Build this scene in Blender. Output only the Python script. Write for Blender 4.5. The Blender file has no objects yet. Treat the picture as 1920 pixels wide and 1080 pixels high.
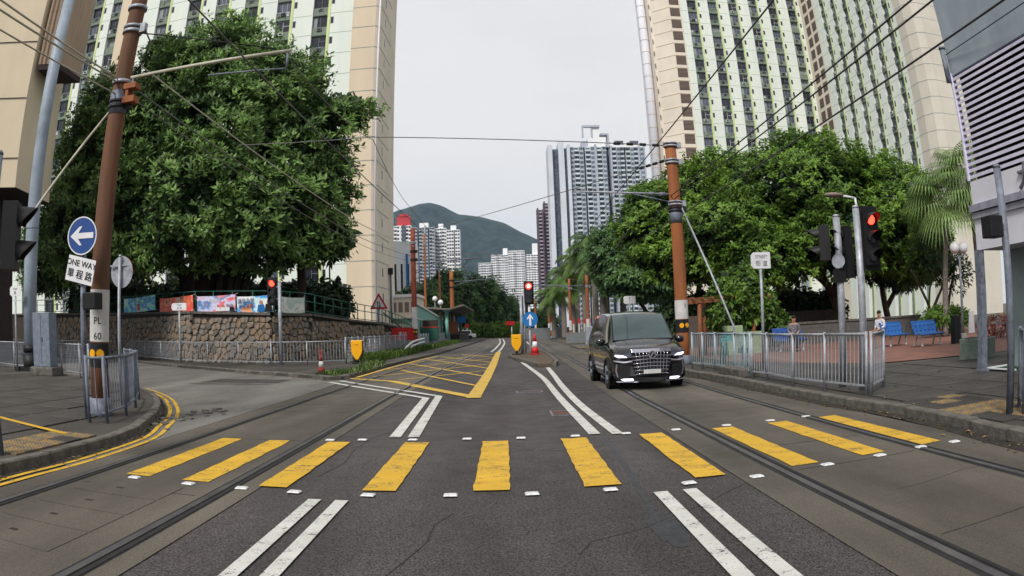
import bpy, bmesh, math, random
import numpy as np
from mathutils import Vector, Matrix, noise
rnd = random.Random(7)
PI = math.pi
S = bpy.context.scene
COL = S.collection

# ------------------------------------------------------------------ camera
cam_d = bpy.data.cameras.new('camera')
cam = bpy.data.objects.new('camera', cam_d); COL.objects.link(cam); S.camera = cam
S.render.engine = 'CYCLES'
cam_d.type = 'PANO'                       # the dash camera's wide lens bends straight lines; this is its lens curve
try:
    cc = cam_d.cycles; cc.panorama_type = 'FISHEYE_LENS_POLYNOMIAL'
except Exception:
    cc = cam_d; cc.panorama_type = 'FISHEYE_LENS_POLYNOMIAL'
_u = 1000 * 36 / 1920
_s = -1
cc.fisheye_polynomial_k0 = 0
cc.fisheye_polynomial_k1 = _s * .70265934 / _u
cc.fisheye_polynomial_k2 = 0
cc.fisheye_polynomial_k3 = _s * .072666 / _u ** 3
cc.fisheye_polynomial_k4 = 0
cc.fisheye_fov = PI
cam_d.sensor_width = 36; cam_d.sensor_height = 20.25
cam_d.clip_start = .05; cam_d.clip_end = 9000
p_, r_, y_ = .05370177, .03218678, .0097364
Rz = Matrix(((math.cos(y_), -math.sin(y_), 0), (math.sin(y_), math.cos(y_), 0), (0, 0, 1)))
Mx = Matrix(((1, 0, 0), (0, 0, -1), (0, 1, 0)))
Rx = Matrix(((1, 0, 0), (0, math.cos(p_), math.sin(p_)), (0, -math.sin(p_), math.cos(p_))))
Rr = Matrix(((math.cos(r_), math.sin(r_), 0), (-math.sin(r_), math.cos(r_), 0), (0, 0, 1)))
W2C = Rr @ Rx @ Mx @ Rz                    # world -> (right, down, forward)
B = Matrix(((1, 0, 0), (0, -1, 0), (0, 0, -1))) @ W2C
cam.matrix_world = Matrix.Translation((0, 0, 1.42)) @ B.transposed().to_4x4()

# ------------------------------------------------------------------ world, sun, exposure
W = bpy.data.worlds.new('World'); S.world = W; W.use_nodes = True
nt = W.node_tree; N = nt.nodes; L = nt.links; N.clear()
out = N.new('ShaderNodeOutputWorld'); bg = N.new('ShaderNodeBackground')
sky = N.new('ShaderNodeTexSky'); sky.sky_type = 'NISHITA'; sky.sun_disc = False
SUN_EL, SUN_AZ = math.radians(46), math.radians(206)
sky.sun_elevation = SUN_EL; sky.sun_rotation = SUN_AZ
tc = N.new('ShaderNodeTexCoord'); mp = N.new('ShaderNodeMapping'); mp.inputs['Scale'].default_value = (1, 1, 2.6)
no = N.new('ShaderNodeTexNoise'); no.inputs['Scale'].default_value = 1.6; no.inputs['Detail'].default_value = 5
rp = N.new('ShaderNodeValToRGB'); rp.color_ramp.elements[0].position = .30; rp.color_ramp.elements[1].position = .55
rp.color_ramp.elements[0].color = (.84, .84, .84, 1); rp.color_ramp.elements[1].color = (1, 1, 1, 1)
mx = N.new('ShaderNodeMix'); mx.data_type = 'RGBA'
no2 = N.new('ShaderNodeTexNoise'); no2.inputs['Scale'].default_value = 2.3; no2.inputs['Detail'].default_value = 6; rp2 = N.new('ShaderNodeValToRGB')
rp2.color_ramp.elements[0].position = .3; rp2.color_ramp.elements[1].position = .7; rp2.color_ramp.elements[0].color = (.89, .90, .925, 1); rp2.color_ramp.elements[1].color = (1, .985, .985, 1)
sc2 = N.new('ShaderNodeVectorMath'); sc2.operation = 'SCALE'; sc2.inputs['Scale'].default_value = 8.05          # white overcast layer over the clear-sky model
L.new(mp.outputs['Vector'], no2.inputs['Vector']); L.new(no2.outputs['Fac'], rp2.inputs['Fac']); L.new(rp2.outputs['Color'], sc2.inputs[0]); L.new(sc2.outputs[0], mx.inputs['B'])
L.new(tc.outputs['Generated'], mp.inputs['Vector']); L.new(mp.outputs['Vector'], no.inputs['Vector'])
L.new(no.outputs['Fac'], rp.inputs['Fac']); L.new(rp.outputs['Color'], mx.inputs['Factor'])
L.new(sky.outputs['Color'], mx.inputs['A']); L.new(mx.outputs['Result'], bg.inputs['Color'])
bg.inputs['Strength'].default_value = .083
L.new(bg.outputs['Background'], out.inputs['Surface'])
sd = bpy.data.lights.new('sun', 'SUN'); sd.energy = 2.5; sd.angle = math.radians(12); sd.color = (1, .965, .91)
sun = bpy.data.objects.new('sun', sd); COL.objects.link(sun)
_d = Vector((math.sin(SUN_AZ) * math.cos(SUN_EL), math.cos(SUN_AZ) * math.cos(SUN_EL), math.sin(SUN_EL)))
sun.rotation_euler = _d.to_track_quat('Z', 'Y').to_euler(); sun.location = (0, -20, 60)
S.view_settings.view_transform = 'Standard'; S.view_settings.look = 'None'
S.view_settings.exposure = .40; S.view_settings.gamma = 1
try: S.view_settings.use_curve_mapping = False
except Exception: pass
S.cycles.use_denoising = True
S.cycles.max_bounces = 6; S.cycles.diffuse_bounces = 3; S.cycles.glossy_bounces = 3
S.cycles.transparent_max_bounces = 8; S.cycles.caustics_reflective = False; S.cycles.caustics_refractive = False
S.cycles.sample_clamp_indirect = 4

# ------------------------------------------------------------------ materials
MATS = {}
def lin(c):
    return tuple(((v / 12.92) if v <= .04045 else ((v + .055) / 1.055) ** 2.4) for v in c)
def mat(name, col, rough=.7, var=.15, scale=6, bump=0, bscale=None, metal=0, col2=None, spec=.3, emit=None, stretch=None, detail=6, attr=None, coat=0):
    """procedural material: base colour broken up by two octaves of noise, optional bump"""
    if name in MATS: return MATS[name]
    m = bpy.data.materials.new(name); m.use_nodes = True
    nt = m.node_tree; N = nt.nodes; L = nt.links
    b = N['Principled BSDF']
    b.inputs['Roughness'].default_value = rough; b.inputs['Metallic'].default_value = metal
    b.inputs['Specular IOR Level'].default_value = spec
    if coat: b.inputs['Coat Weight'].default_value = coat; b.inputs['Coat Roughness'].default_value = .06
    tc = N.new('ShaderNodeTexCoord'); mp = N.new('ShaderNodeMapping')
    if stretch: mp.inputs['Scale'].default_value = stretch
    L.new(tc.outputs['Object'], mp.inputs['Vector'])
    n1 = N.new('ShaderNodeTexNoise'); n1.inputs['Scale'].default_value = scale; n1.inputs['Detail'].default_value = detail
    n1.inputs['Roughness'].default_value = .65
    L.new(mp.outputs['Vector'], n1.inputs['Vector'])
    r = N.new('ShaderNodeValToRGB'); e = r.color_ramp.elements
    c = Vector(col); c2 = Vector(col2) if col2 else c * (1 - 2 * var)
    e[0].position = .32; e[1].position = .68
    e[0].color = (max(0, c2.x), max(0, c2.y), max(0, c2.z), 1)
    cc_ = c if col2 else c * (1 + var)
    e[1].color = (cc_.x, cc_.y, cc_.z, 1)
    L.new(n1.outputs['Fac'], r.inputs['Fac'])
    src = r.outputs['Color']
    if attr:
        a = N.new('ShaderNodeAttribute'); a.attribute_name = attr
        mm = N.new('ShaderNodeMix'); mm.data_type = 'RGBA'; mm.blend_type = 'MULTIPLY'; mm.inputs['Factor'].default_value = 1
        L.new(src, mm.inputs['A']); L.new(a.outputs['Color'], mm.inputs['B']); src = mm.outputs['Result']
    L.new(src, b.inputs['Base Color'])
    if bump:
        n2 = N.new('ShaderNodeTexNoise'); n2.inputs['Scale'].default_value = bscale or scale * 4; n2.inputs['Detail'].default_value = 4
        L.new(mp.outputs['Vector'], n2.inputs['Vector'])
        bp = N.new('ShaderNodeBump'); bp.inputs['Strength'].default_value = bump; bp.inputs['Distance'].default_value = .02
        L.new(n2.outputs['Fac'], bp.inputs['Height']); L.new(bp.outputs['Normal'], b.inputs['Normal'])
    if emit:
        b.inputs['Emission Color'].default_value = (*emit[:3], 1); b.inputs['Emission Strength'].default_value = emit[3]
    MATS[name] = m
    return m

def asphalt_mat(name, c, c2, patch=.25, grain=.5):
    m = bpy.data.materials.new(name); m.use_nodes = True
    nt = m.node_tree; N = nt.nodes; L = nt.links; b = N['Principled BSDF']
    b.inputs['Specular IOR Level'].default_value = .35
    tc = N.new('ShaderNodeTexCoord')
    def nz(sc, det, st=None):
        mp = N.new('ShaderNodeMapping'); L.new(tc.outputs['Object'], mp.inputs['Vector'])
        if st: mp.inputs['Scale'].default_value = st
        n = N.new('ShaderNodeTexNoise'); n.inputs['Scale'].default_value = sc; n.inputs['Detail'].default_value = det
        L.new(mp.outputs['Vector'], n.inputs['Vector']); return n.outputs['Fac']
    def ramp(f, p0, p1, a, bb):
        r = N.new('ShaderNodeValToRGB'); r.color_ramp.elements[0].position = p0; r.color_ramp.elements[1].position = p1
        r.color_ramp.elements[0].color = (*a, 1); r.color_ramp.elements[1].color = (*bb, 1); L.new(f, r.inputs['Fac']); return r.outputs['Color']
    def mul(a, bb, f=1):
        x = N.new('ShaderNodeMix'); x.data_type = 'RGBA'; x.blend_type = 'MULTIPLY'; x.inputs['Factor'].default_value = f
        L.new(a, x.inputs['A']); L.new(bb, x.inputs['B']); return x.outputs['Result']
    base = ramp(nz(.9, 8, (1, .35, 1)), .3, .7, c2, c)
    g = ramp(nz(70, 2), .36, .66, (1 - grain,) * 3, (1 + grain,) * 3)
    s = ramp(nz(.35, 6, (2.5, .25, 1)), .35, .7, (1 - patch,) * 3, (1 + patch * .6,) * 3)
    L.new(mul(mul(base, g), s), b.inputs['Base Color'])
    rr = ramp(nz(2.5, 5), .3, .7, (.62,) * 3, (.88,) * 3)
    L.new(rr, b.inputs['Roughness'])
    bp = N.new('ShaderNodeBump'); bp.inputs['Strength'].default_value = .5; bp.inputs['Distance'].default_value = .012
    L.new(nz(70, 3), bp.inputs['Height']); L.new(bp.outputs['Normal'], b.inputs['Normal'])
    MATS[name] = m; return m

def paint_mat(name, c, under, wear=.46):
    """road paint worn through in specks and cracks to the surface below"""
    m = bpy.data.materials.new(name); m.use_nodes = True
    nt = m.node_tree; N = nt.nodes; L = nt.links; b = N['Principled BSDF']; b.inputs['Roughness'].default_value = .75
    tc = N.new('ShaderNodeTexCoord')
    mp = N.new('ShaderNodeMapping'); L.new(tc.outputs['Object'], mp.inputs['Vector']); mp.inputs['Scale'].default_value = (1, 1.6, 1)
    def nz(sc, d=5):
        n = N.new('ShaderNodeTexNoise'); n.inputs['Scale'].default_value = sc; n.inputs['Detail'].default_value = d; n.inputs['Roughness'].default_value = .7
        L.new(mp.outputs['Vector'], n.inputs['Vector']); return n.outputs['Fac']
    r = N.new('ShaderNodeValToRGB'); r.color_ramp.elements[0].position = wear - .1; r.color_ramp.elements[1].position = wear - .04
    add = N.new('ShaderNodeMath'); add.operation = 'ADD'; h = N.new('ShaderNodeMath'); h.operation = 'MULTIPLY'; h.inputs[1].default_value = .5
    L.new(nz(3), add.inputs[0]); L.new(nz(38, 3), add.inputs[1]); L.new(add.outputs[0], h.inputs[0]); L.new(h.outputs[0], r.inputs['Fac'])
    d = N.new('ShaderNodeValToRGB'); d.color_ramp.elements[0].position = .3; d.color_ramp.elements[1].position = .75
    d.color_ramp.elements[0].color = tuple(v * .72 for v in c) + (1,); d.color_ramp.elements[1].color = (*c, 1); L.new(nz(1.4), d.inputs['Fac'])
    x = N.new('ShaderNodeMix'); x.data_type = 'RGBA'; x.inputs['A'].default_value = (*under, 1)
    L.new(r.outputs['Color'], x.inputs['Factor']); L.new(d.outputs['Color'], x.inputs['B']); L.new(x.outputs['Result'], b.inputs['Base Color'])
    bp = N.new('ShaderNodeBump'); bp.inputs['Strength'].default_value = .4; bp.inputs['Distance'].default_value = .01
    L.new(nz(60), bp.inputs['Height']); L.new(bp.outputs['Normal'], b.inputs['Normal'])
    MATS[name] = m; return m

def leaf_mat(name, dark, light, trans=.25):
    m = bpy.data.materials.new(name); m.use_nodes = True
    nt = m.node_tree; N = nt.nodes; L = nt.links; b = N['Principled BSDF']
    b.inputs['Roughness'].default_value = .5; b.inputs['Specular IOR Level'].default_value = .35
    a = N.new('ShaderNodeAttribute'); a.attribute_name = 'tone'
    r = N.new('ShaderNodeValToRGB'); r.color_ramp.elements[0].color = (*dark, 1); r.color_ramp.elements[1].color = (*light, 1)
    L.new(a.outputs['Fac'], r.inputs['Fac']); L.new(r.outputs['Color'], b.inputs['Base Color'])
    t = N.new('ShaderNodeBsdfTranslucent'); L.new(r.outputs['Color'], t.inputs['Color'])
    ms = N.new('ShaderNodeMixShader'); ms.inputs[0].default_value = trans
    o = N['Material Output']; L.new(b.outputs[0], ms.inputs[1]); L.new(t.outputs[0], ms.inputs[2]); L.new(ms.outputs[0], o.inputs['Surface'])
    MATS[name] = m; return m

def banner_mat(name, cols, seed):
    m = bpy.data.materials.new(name); m.use_nodes = True
    nt = m.node_tree; N = nt.nodes; L = nt.links; b = N['Principled BSDF']; b.inputs['Roughness'].default_value = .55
    tc = N.new('ShaderNodeTexCoord'); mp = N.new('ShaderNodeMapping'); mp.inputs['Location'].default_value = (seed, seed * 2, 0)
    mp.inputs['Scale'].default_value = (.8, 1, 1.6)
    n = N.new('ShaderNodeTexNoise'); n.inputs['Scale'].default_value = 1.3; n.inputs['Detail'].default_value = 2
    r = N.new('ShaderNodeValToRGB'); r.color_ramp.interpolation = 'EASE'
    el = r.color_ramp.elements; k = len(cols)
    while len(el) < k: el.new(.5)
    for i, c in enumerate(cols): el[i].position = .34 + .32 * i / (k - 1); el[i].color = (*[min(.85, v * 1.15 + .03) for v in lin(c)], 1)
    L.new(tc.outputs['Object'], mp.inputs['Vector']); L.new(mp.outputs['Vector'], n.inputs['Vector']); L.new(n.outputs['Fac'], r.inputs['Fac'])
    L.new(r.outputs['Color'], b.inputs['Base Color']); return m

ASPH = asphalt_mat('asphalt_brown', (.075, .065, .063), (.042, .037, .037), .34, .72)
ASPH2 = asphalt_mat('asphalt_grey', (.170, .162, .148), (.115, .108, .100), .22, .35)
CONC = asphalt_mat('track_concrete', (.128, .112, .090), (.064, .056, .046), .34, .26)
CONC2 = asphalt_mat('pavement_concrete', (.088, .077, .066), (.044, .039, .035), .32, .3)
SLAB = asphalt_mat('paving_slab', (.080, .071, .064), (.044, .040, .037), .32, .28)
REDP = mat('red_paving', (.25, .105, .075), .85, col2=(.13, .075, .060), scale=2.2, bump=.3)
GROUND = mat('ground_soil', (.10, .095, .075), .95, scale=.1, var=.2)
KERB = mat('kerb_concrete', (.155, .142, .125), .9, col2=(.055, .05, .044), scale=5, bump=.5)
JOINT = mat('joint_dark', (.03, .027, .025), .95)
STEEL = mat('rail_steel', (.16, .155, .16), .42, metal=.7, scale=3)
GROOVE = mat('rail_groove', (.022, .021, .022), .8, scale=6)
YEL = paint_mat('yellow_road_paint', (.68, .40, .022), (.08, .06, .045), .50)
YEL2 = paint_mat('yellow_worn_paint', (.34, .21, .05), (.10, .086, .074), .575)
WHI = paint_mat('white_road_paint', (.62, .62, .58), (.085, .075, .07), .498)
STUD = mat('road_stud', (.66, .66, .66), .5, scale=20)
GALV = mat('galvanised_steel', (.36, .38, .42), .5, metal=.25, var=.2, scale=7)
GALVD = mat('dull_blue_grey_steel', (.17, .19, .235), .6, metal=.1, var=.25, scale=6)
BLK = mat('matt_black', (.012, .012, .014), .55, scale=9)
RUST = mat('mast_brown_paint', (.36, .115, .032), .7, col2=(.20, .075, .032), scale=3.5, stretch=(1, 1, .12), bump=.15)
RUSTD = mat('mast_dark_brown', (.20, .082, .038), .75, col2=(.085, .048, .032), scale=5, stretch=(1, 1, .10), bump=.2)
WPAINT = mat('white_paint', (.72, .72, .74), .55, var=.06)
WDIRTY = mat('dirty_white', (.62, .61, .60), .7, col2=(.42, .41, .39), scale=2)
BLUE = mat('sign_blue', (.008, .055, .24), .45, var=.1, spec=.5)
BLUEB = mat('sign_bright_blue', (.015, .15, .42), .45, var=.06)
RED = mat('sign_red', (.55, .02, .02), .5, var=.08)
REDL = mat('red_lamp', (.6, .01, .01), .4, emit=(1, .03, .015, 6.5))
WHL = mat('white_hot_lamp', (.9, .3, .25), .4, emit=(1, .42, .36, 4.5))
YB = mat('bollard_yellow', (.80, .38, .005), .45, var=.05)
GREEN = mat('green_railing_paint', (.02, .10, .075), .55)
TEAL = mat('teal_panel', (.20, .44, .40), .6, var=.12)
GLASSD = mat('dark_glass', (.020, .024, .034), .12, spec=.6, scale=1.2, var=.5)
GLASSM = mat('mid_glass', (.085, .10, .135), .2, spec=.6, scale=.8, var=.4)
FACG = mat('facade_pale_green', (.77, .81, .74), .8, col2=(.66, .72, .66), scale=.35, stretch=(1, 1, .12), bump=.05)
FACW = mat('facade_near_white', (.68, .70, .68), .8, col2=(.62, .64, .62), scale=.12)
FACL = mat('facade_lime_edge', (.62, .70, .34), .8, var=.08, scale=.3)
FACT = mat('facade_tan', (.69, .58, .43), .8, col2=(.60, .50, .375), scale=.35, stretch=(1, 1, .15), bump=.05)
FACTL = mat('facade_light_tan', (.74, .66, .56), .8, var=.06, scale=.2)
FACP = mat('facade_lilac', (.70, .70, .76), .8, var=.05, scale=.2)
LOUV = mat('louvre_brown', (.22, .165, .14), .7, var=.1)
SPAN = mat('spandrel_grey_green', (.22, .27, .21), .85, col2=(.14, .18, .14), scale=.4)
SHADE = mat('shaded_recess_wall', (.27, .31, .30), .85, var=.15, scale=.3)  # recess shade put into the wall colour; same grey serves joints and curtains
WOOD = mat('pergola_wood', (.34, .13, .055), .75, col2=(.20, .075, .04), scale=6, stretch=(1, 1, .2))
BARK = mat('bark', (.11, .082, .058), .95, col2=(.045, .034, .026), scale=5, stretch=(1, 1, .35), bump=.9)
BARKG = mat('palm_bark', (.22, .19, .165), .95, col2=(.12, .10, .09), scale=4, stretch=(1, 1, 3), bump=.5)
BARKR = mat('ficus_roots', (.045, .028, .020), .95, col2=(.016, .011, .009), scale=6, stretch=(1, 1, .15), bump=.9)
CREAM = mat('cream_wall', (.80, .68, .49), .85, col2=(.70, .59, .43), scale=.5, stretch=(1, 1, .35), bump=.15)
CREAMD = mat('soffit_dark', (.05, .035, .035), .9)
PALEW = mat('pale_panel', (.66, .65, .72), .6, var=.06, scale=.8)
GREYC = mat('grey_fascia', (.34, .40, .44), .8, col2=(.24, .28, .33), scale=.9, stretch=(1, 1, .4), bump=.2)
LILAC = mat('louvre_blade', (.66, .63, .78), .5, var=.1, scale=3)
BENCH = mat('bench_blue', (.015, .11, .36), .45, var=.15)
GRNBOX = mat('planter_green', (.27, .35, .21), .8, var=.12)
CYCLE = mat('bicycle_teal', (.04, .36, .34), .4, var=.05)
RUBBER = mat('rubber', (.014, .014, .015), .8)
SKIN = mat('skin', (.42, .23, .15), .6, var=.05)
SHIRT = mat('white_shirt', (.62, .64, .70), .85, var=.06)
TROUS = mat('dark_trousers', (.025, .027, .035), .9)
HAIR = mat('black_hair', (.012, .010, .010), .7)
CARP = mat('car_dark_plum_paint', (.0055, .0045, .008), .10, var=.1, spec=.5, coat=.8)
CHROME = mat('chrome', (.55, .54, .60), .18, metal=.9, var=.04)
WGLASS = mat('windscreen_glass', (.030, .062, .066), .06, spec=.8, scale=1.6, col2=(.012, .026, .030), coat=.5)  # uneven reflection put into the colour: teal mottled with a darker tone
HLAMP = mat('headlamp_white', (.60, .58, .72), .2, emit=(.85, .82, 1, 1.6))
STONE = [mat('stone_%s' % n, c, .9, scale=7, bump=.7, bscale=14, var=.22) for n, c in (('buff', (.27, .215, .165)), ('grey', (.22, .195, .165)), ('rust', (.27, .195, .135)), ('dark', (.15, .13, .105)))]
MORTAR = mat('mortar_dark', (.050, .040, .032), .95)  # even dark brown, reused for planter soil and the container load
MOUNT = mat('mountain_forest', (.034, .056, .050), .95, col2=(.002, .007, .010), scale=.03, detail=15)
MOUNTR = mat('mountain_rock', (.15, .15, .14), .95)
DISTW = mat('distant_white_wall', (.80, .80, .82), .8, var=.03, scale=.02)
DISTG = mat('distant_grey_wall', (.40, .43, .49), .8, var=.1, scale=.03)
DISTP = mat('distant_mauve_wall', (.10, .072, .092), .8, var=.15, scale=.05)
DISTL = mat('distant_lilac_band', (.38, .31, .38), .8, var=.1, scale=.05)
DGL = mat('distant_window', (.085, .095, .12), .35, var=.4, scale=.08)
DGLB = mat('distant_window_teal', (.12, .17, .205), .3, var=.45, scale=.06)
LBAN = leaf_mat('ficus_leaf', (.010, .036, .011), (.23, .38, .095), .28)
LTRE = leaf_mat('flame_tree_leaf', (.012, .045, .009), (.21, .36, .045), .32)
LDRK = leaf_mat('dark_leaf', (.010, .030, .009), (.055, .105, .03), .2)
LPAL = leaf_mat('palm_leaf', (.016, .050, .012), (.17, .28, .06), .3)
LFAN = leaf_mat('fan_palm_leaf', (.035, .085, .022), (.27, .40, .13), .3)
LGRS = leaf_mat('grass_blade', (.03, .06, .012), (.12, .19, .035), .3)
INK = mat('faded_ink', (.28, .28, .30), .7)
LFAR = leaf_mat('far_leaf', (.014, .045, .014), (.13, .24, .075), .25)

# ------------------------------------------------------------------ mesh builder
class MB:
    def __init__(s): s.v = []; s.f = []; s.m = []; s.sm = []
    def face(s, pts, mi=0, smooth=False):
        b = len(s.v); s.v += [tuple(p) for p in pts]; s.f.append(tuple(range(b, b + len(pts)))); s.m.append(mi); s.sm.append(smooth)
    def add(s, vs, fs, mi=0, smooth=False):
        b = len(s.v); s.v += [tuple(p) for p in vs]
        for f in fs: s.f.append(tuple(b + i for i in f)); s.m.append(mi); s.sm.append(smooth)
    def box(s, x0, y0, z0, x1, y1, z1, mi=0, rot=0, c=None, tx=None):
        vs = [(x, y, z) for z in (z0, z1) for y in (y0, y1) for x in (x0, x1)]
        if rot:
            cx, cy = c if c else ((x0 + x1) / 2, (y0 + y1) / 2); a, b = math.cos(rot), math.sin(rot)
            vs = [(cx + (x - cx) * a - (y - cy) * b, cy + (x - cx) * b + (y - cy) * a, z) for x, y, z in vs]
        if tx: vs = [tuple(tx @ Vector(v)) for v in vs]
        s.add(vs, [(0, 2, 3, 1), (4, 5, 7, 6), (0, 1, 5, 4), (2, 6, 7, 3), (0, 4, 6, 2), (1, 3, 7, 5)], mi)
        return s
    def bar(s, a, b, w, d=None, mi=0):
        """square bar from a to b"""
        a = Vector(a); b = Vector(b); d = d or w; z = (b - a).normalized(); u = Vector((0, 0, 1)) if abs(z.z) < .9 else Vector((1, 0, 0))
        x = z.cross(u).normalized(); y = x.cross(z)
        vs = [p + x * w / 2 * i + y * d / 2 * j for p in (a, b) for i, j in ((-1, -1), (1, -1), (1, 1), (-1, 1))]
        s.add(vs, [(3, 2, 1, 0), (4, 5, 6, 7), (0, 1, 5, 4), (1, 2, 6, 5), (2, 3, 7, 6), (3, 0, 4, 7)], mi); return s
    def cyl(s, a, b, r0, r1=None, n=12, mi=0, cap=True, smooth=True):
        a = Vector(a); b = Vector(b); r1 = r0 if r1 is None else r1
        z = (b - a).normalized(); u = Vector((0, 0, 1)) if abs(z.z) < .9 else Vector((1, 0, 0)); x = z.cross(u).normalized(); y = z.cross(x)
        vs = []
        for p, r in ((a, r0), (b, r1)):
            for i in range(n): t = 2 * PI * i / n; vs.append(p + x * r * math.cos(t) + y * r * math.sin(t))
        k = len(s.v)
        s.add(vs, [(i, (i + 1) % n, n + (i + 1) % n, n + i) for i in range(n)], mi, smooth)
        if cap:
            s.f.append(tuple(k + i for i in range(n - 1, -1, -1))); s.m.append(mi); s.sm.append(False)
            s.f.append(tuple(k + n + i for i in range(n))); s.m.append(mi); s.sm.append(False)
        return s
    def tube(s, pts, r, n=6, mi=0, taper=None):
        pts = [Vector(p) for p in pts]; rings = []; k = len(s.v)
        for i, p in enumerate(pts):
            d = (pts[min(i + 1, len(pts) - 1)] - pts[max(i - 1, 0)]).normalized()
            u = Vector((0, 0, 1)) if abs(d.z) < .9 else Vector((0, 1, 0)); x = d.cross(u).normalized(); y = d.cross(x)
            rr = r[i] if isinstance(r, (list, tuple)) else r
            s.v += [tuple(p + x * rr * math.cos(2 * PI * j / n) + y * rr * math.sin(2 * PI * j / n)) for j in range(n)]
        for i in range(len(pts) - 1):
            for j in range(n):
                s.f.append((k + i * n + j, k + i * n + (j + 1) % n, k + (i + 1) * n + (j + 1) % n, k + (i + 1) * n + j)); s.m.append(mi); s.sm.append(True)
        s.f.append(tuple(k + j for j in range(n - 1, -1, -1))); s.m.append(mi); s.sm.append(False)
        e = k + (len(pts) - 1) * n; s.f.append(tuple(e + j for j in range(n))); s.m.append(mi); s.sm.append(False)
        return s
    def ball(s, c, r, mi=0, n=10, m=7, sc=(1, 1, 1)):
        c = Vector(c); k = len(s.v)
        for i in range(m + 1):
            t = PI * i / m
            for j in range(n):
                a = 2 * PI * j / n; s.v.append((c.x + r * sc[0] * math.sin(t) * math.cos(a), c.y + r * sc[1] * math.sin(t) * math.sin(a), c.z + r * sc[2] * math.cos(t)))
        for i in range(m):
            for j in range(n): s.f.append((k + i * n + j, k + (i + 1) * n + j, k + (i + 1) * n + (j + 1) % n, k + i * n + (j + 1) % n)); s.m.append(mi); s.sm.append(True)
        return s
    def prism(s, poly, z0, z1, mi=0, mside=None):
        """vertical extrusion of an xy polygon (counter-clockwise)"""
        n = len(poly); k = len(s.v); ms = mi if mside is None else mside
        s.v += [(x, y, z0) for x, y in poly] + [(x, y, z1) for x, y in poly]
        s.f.append(tuple(k + i for i in range(n - 1, -1, -1))); s.m.append(mi); s.sm.append(False)
        s.f.append(tuple(k + n + i for i in range(n))); s.m.append(mi); s.sm.append(False)
        for i in range(n): s.f.append((k + i, k + (i + 1) % n, k + n + (i + 1) % n, k + n + i)); s.m.append(ms); s.sm.append(False)
        return s
    def plate(s, poly, T, th, mi=0, mb=None):
        """xz outline extruded along +y by th, placed by matrix T; front faces -y"""
        n = len(poly); k = len(s.v)
        s.v += [tuple(T @ Vector((x, 0, z))) for x, z in poly] + [tuple(T @ Vector((x, th, z))) for x, z in poly]
        s.f.append(tuple(k + i for i in range(n))); s.m.append(mi); s.sm.append(False)
        s.f.append(tuple(k + n + i for i in range(n - 1, -1, -1))); s.m.append(mi if mb is None else mb); s.sm.append(False)
        for i in range(n): s.f.append((k + i, k + n + i, k + n + (i + 1) % n, k + (i + 1) % n)); s.m.append(mi if mb is None else mb); s.sm.append(False)
        return s
    def mesh(s, name, mats):
        me = bpy.data.meshes.new(name); me.from_pydata(s.v, [], s.f)
        for m in (mats if isinstance(mats, (list, tuple)) else [mats]): me.materials.append(m)
        me.polygons.foreach_set('material_index', s.m); me.polygons.foreach_set('use_smooth', s.sm); me.update(); return me
def link(name, me, parent=None, loc=None, rz=0):
    o = bpy.data.objects.new(name, me); COL.objects.link(o)
    if parent: o.parent = parent
    if loc: o.location = loc
    if rz: o.rotation_euler.z = rz
    return o
def obj(name, mb, mats, parent=None, loc=None, rz=0, bevel=0):
    o = link(name, mb.mesh(name, mats), parent, loc, rz)
    if bevel:
        b = o.modifiers.new('bevel', 'BEVEL'); b.width = bevel; b.segments = 2; b.limit_method = 'ANGLE'
    return o
def tag(o, label, cat, group=None):
    o['label'] = label; o['category'] = cat
    if group: o['group'] = group
    return o
def thing(name, label, cat, loc=(0, 0, 0), rz=0, group=None):
    o = bpy.data.objects.new(name, None); COL.objects.link(o); o.location = loc; o.rotation_euler.z = rz; o.empty_display_size = .2
    return tag(o, label, cat, group)
def struct(name, mb, mats, parent=None, kind='structure'):
    o = obj(name, mb, mats, parent)
    if not parent or kind == 'stuff': o['kind'] = kind
    return o
def copy_tree(o, parent=None):
    c = o.copy(); COL.objects.link(c)
    if parent: c.parent = parent
    for ch in list(o.children): copy_tree(ch, c)
    return c
def text_obj(name, s, size, m, parent, T, ext=.004, align='CENTER', squash=1):
    c = bpy.data.curves.new(name, 'FONT'); c.body = s; c.size = size; c.extrude = ext; c.align_x = align; c.align_y = 'CENTER'; c.resolution_u = 3
    t = bpy.data.objects.new(name, c); COL.objects.link(t); bpy.context.view_layer.update()
    me = bpy.data.meshes.new_from_object(t.evaluated_get(bpy.context.evaluated_depsgraph_get()))
    bpy.data.objects.remove(t); me.materials.clear(); me.materials.append(m)
    me.transform(T @ Matrix.Rotation(PI / 2, 4, 'X') @ Matrix.Diagonal((squash, 1, 1, 1)))
    return link(name, me, parent)
def TR(x, y, z, rz=0, tilt=0):
    return Matrix.Translation((x, y, z)) @ Matrix.Rotation(rz, 4, 'Z') @ Matrix.Rotation(tilt, 4, 'Y')
def circle(r, n=28, cx=0, cz=0): return [(cx + r * math.cos(2 * PI * i / n), cz + r * math.sin(2 * PI * i / n)) for i in range(n)]

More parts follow.
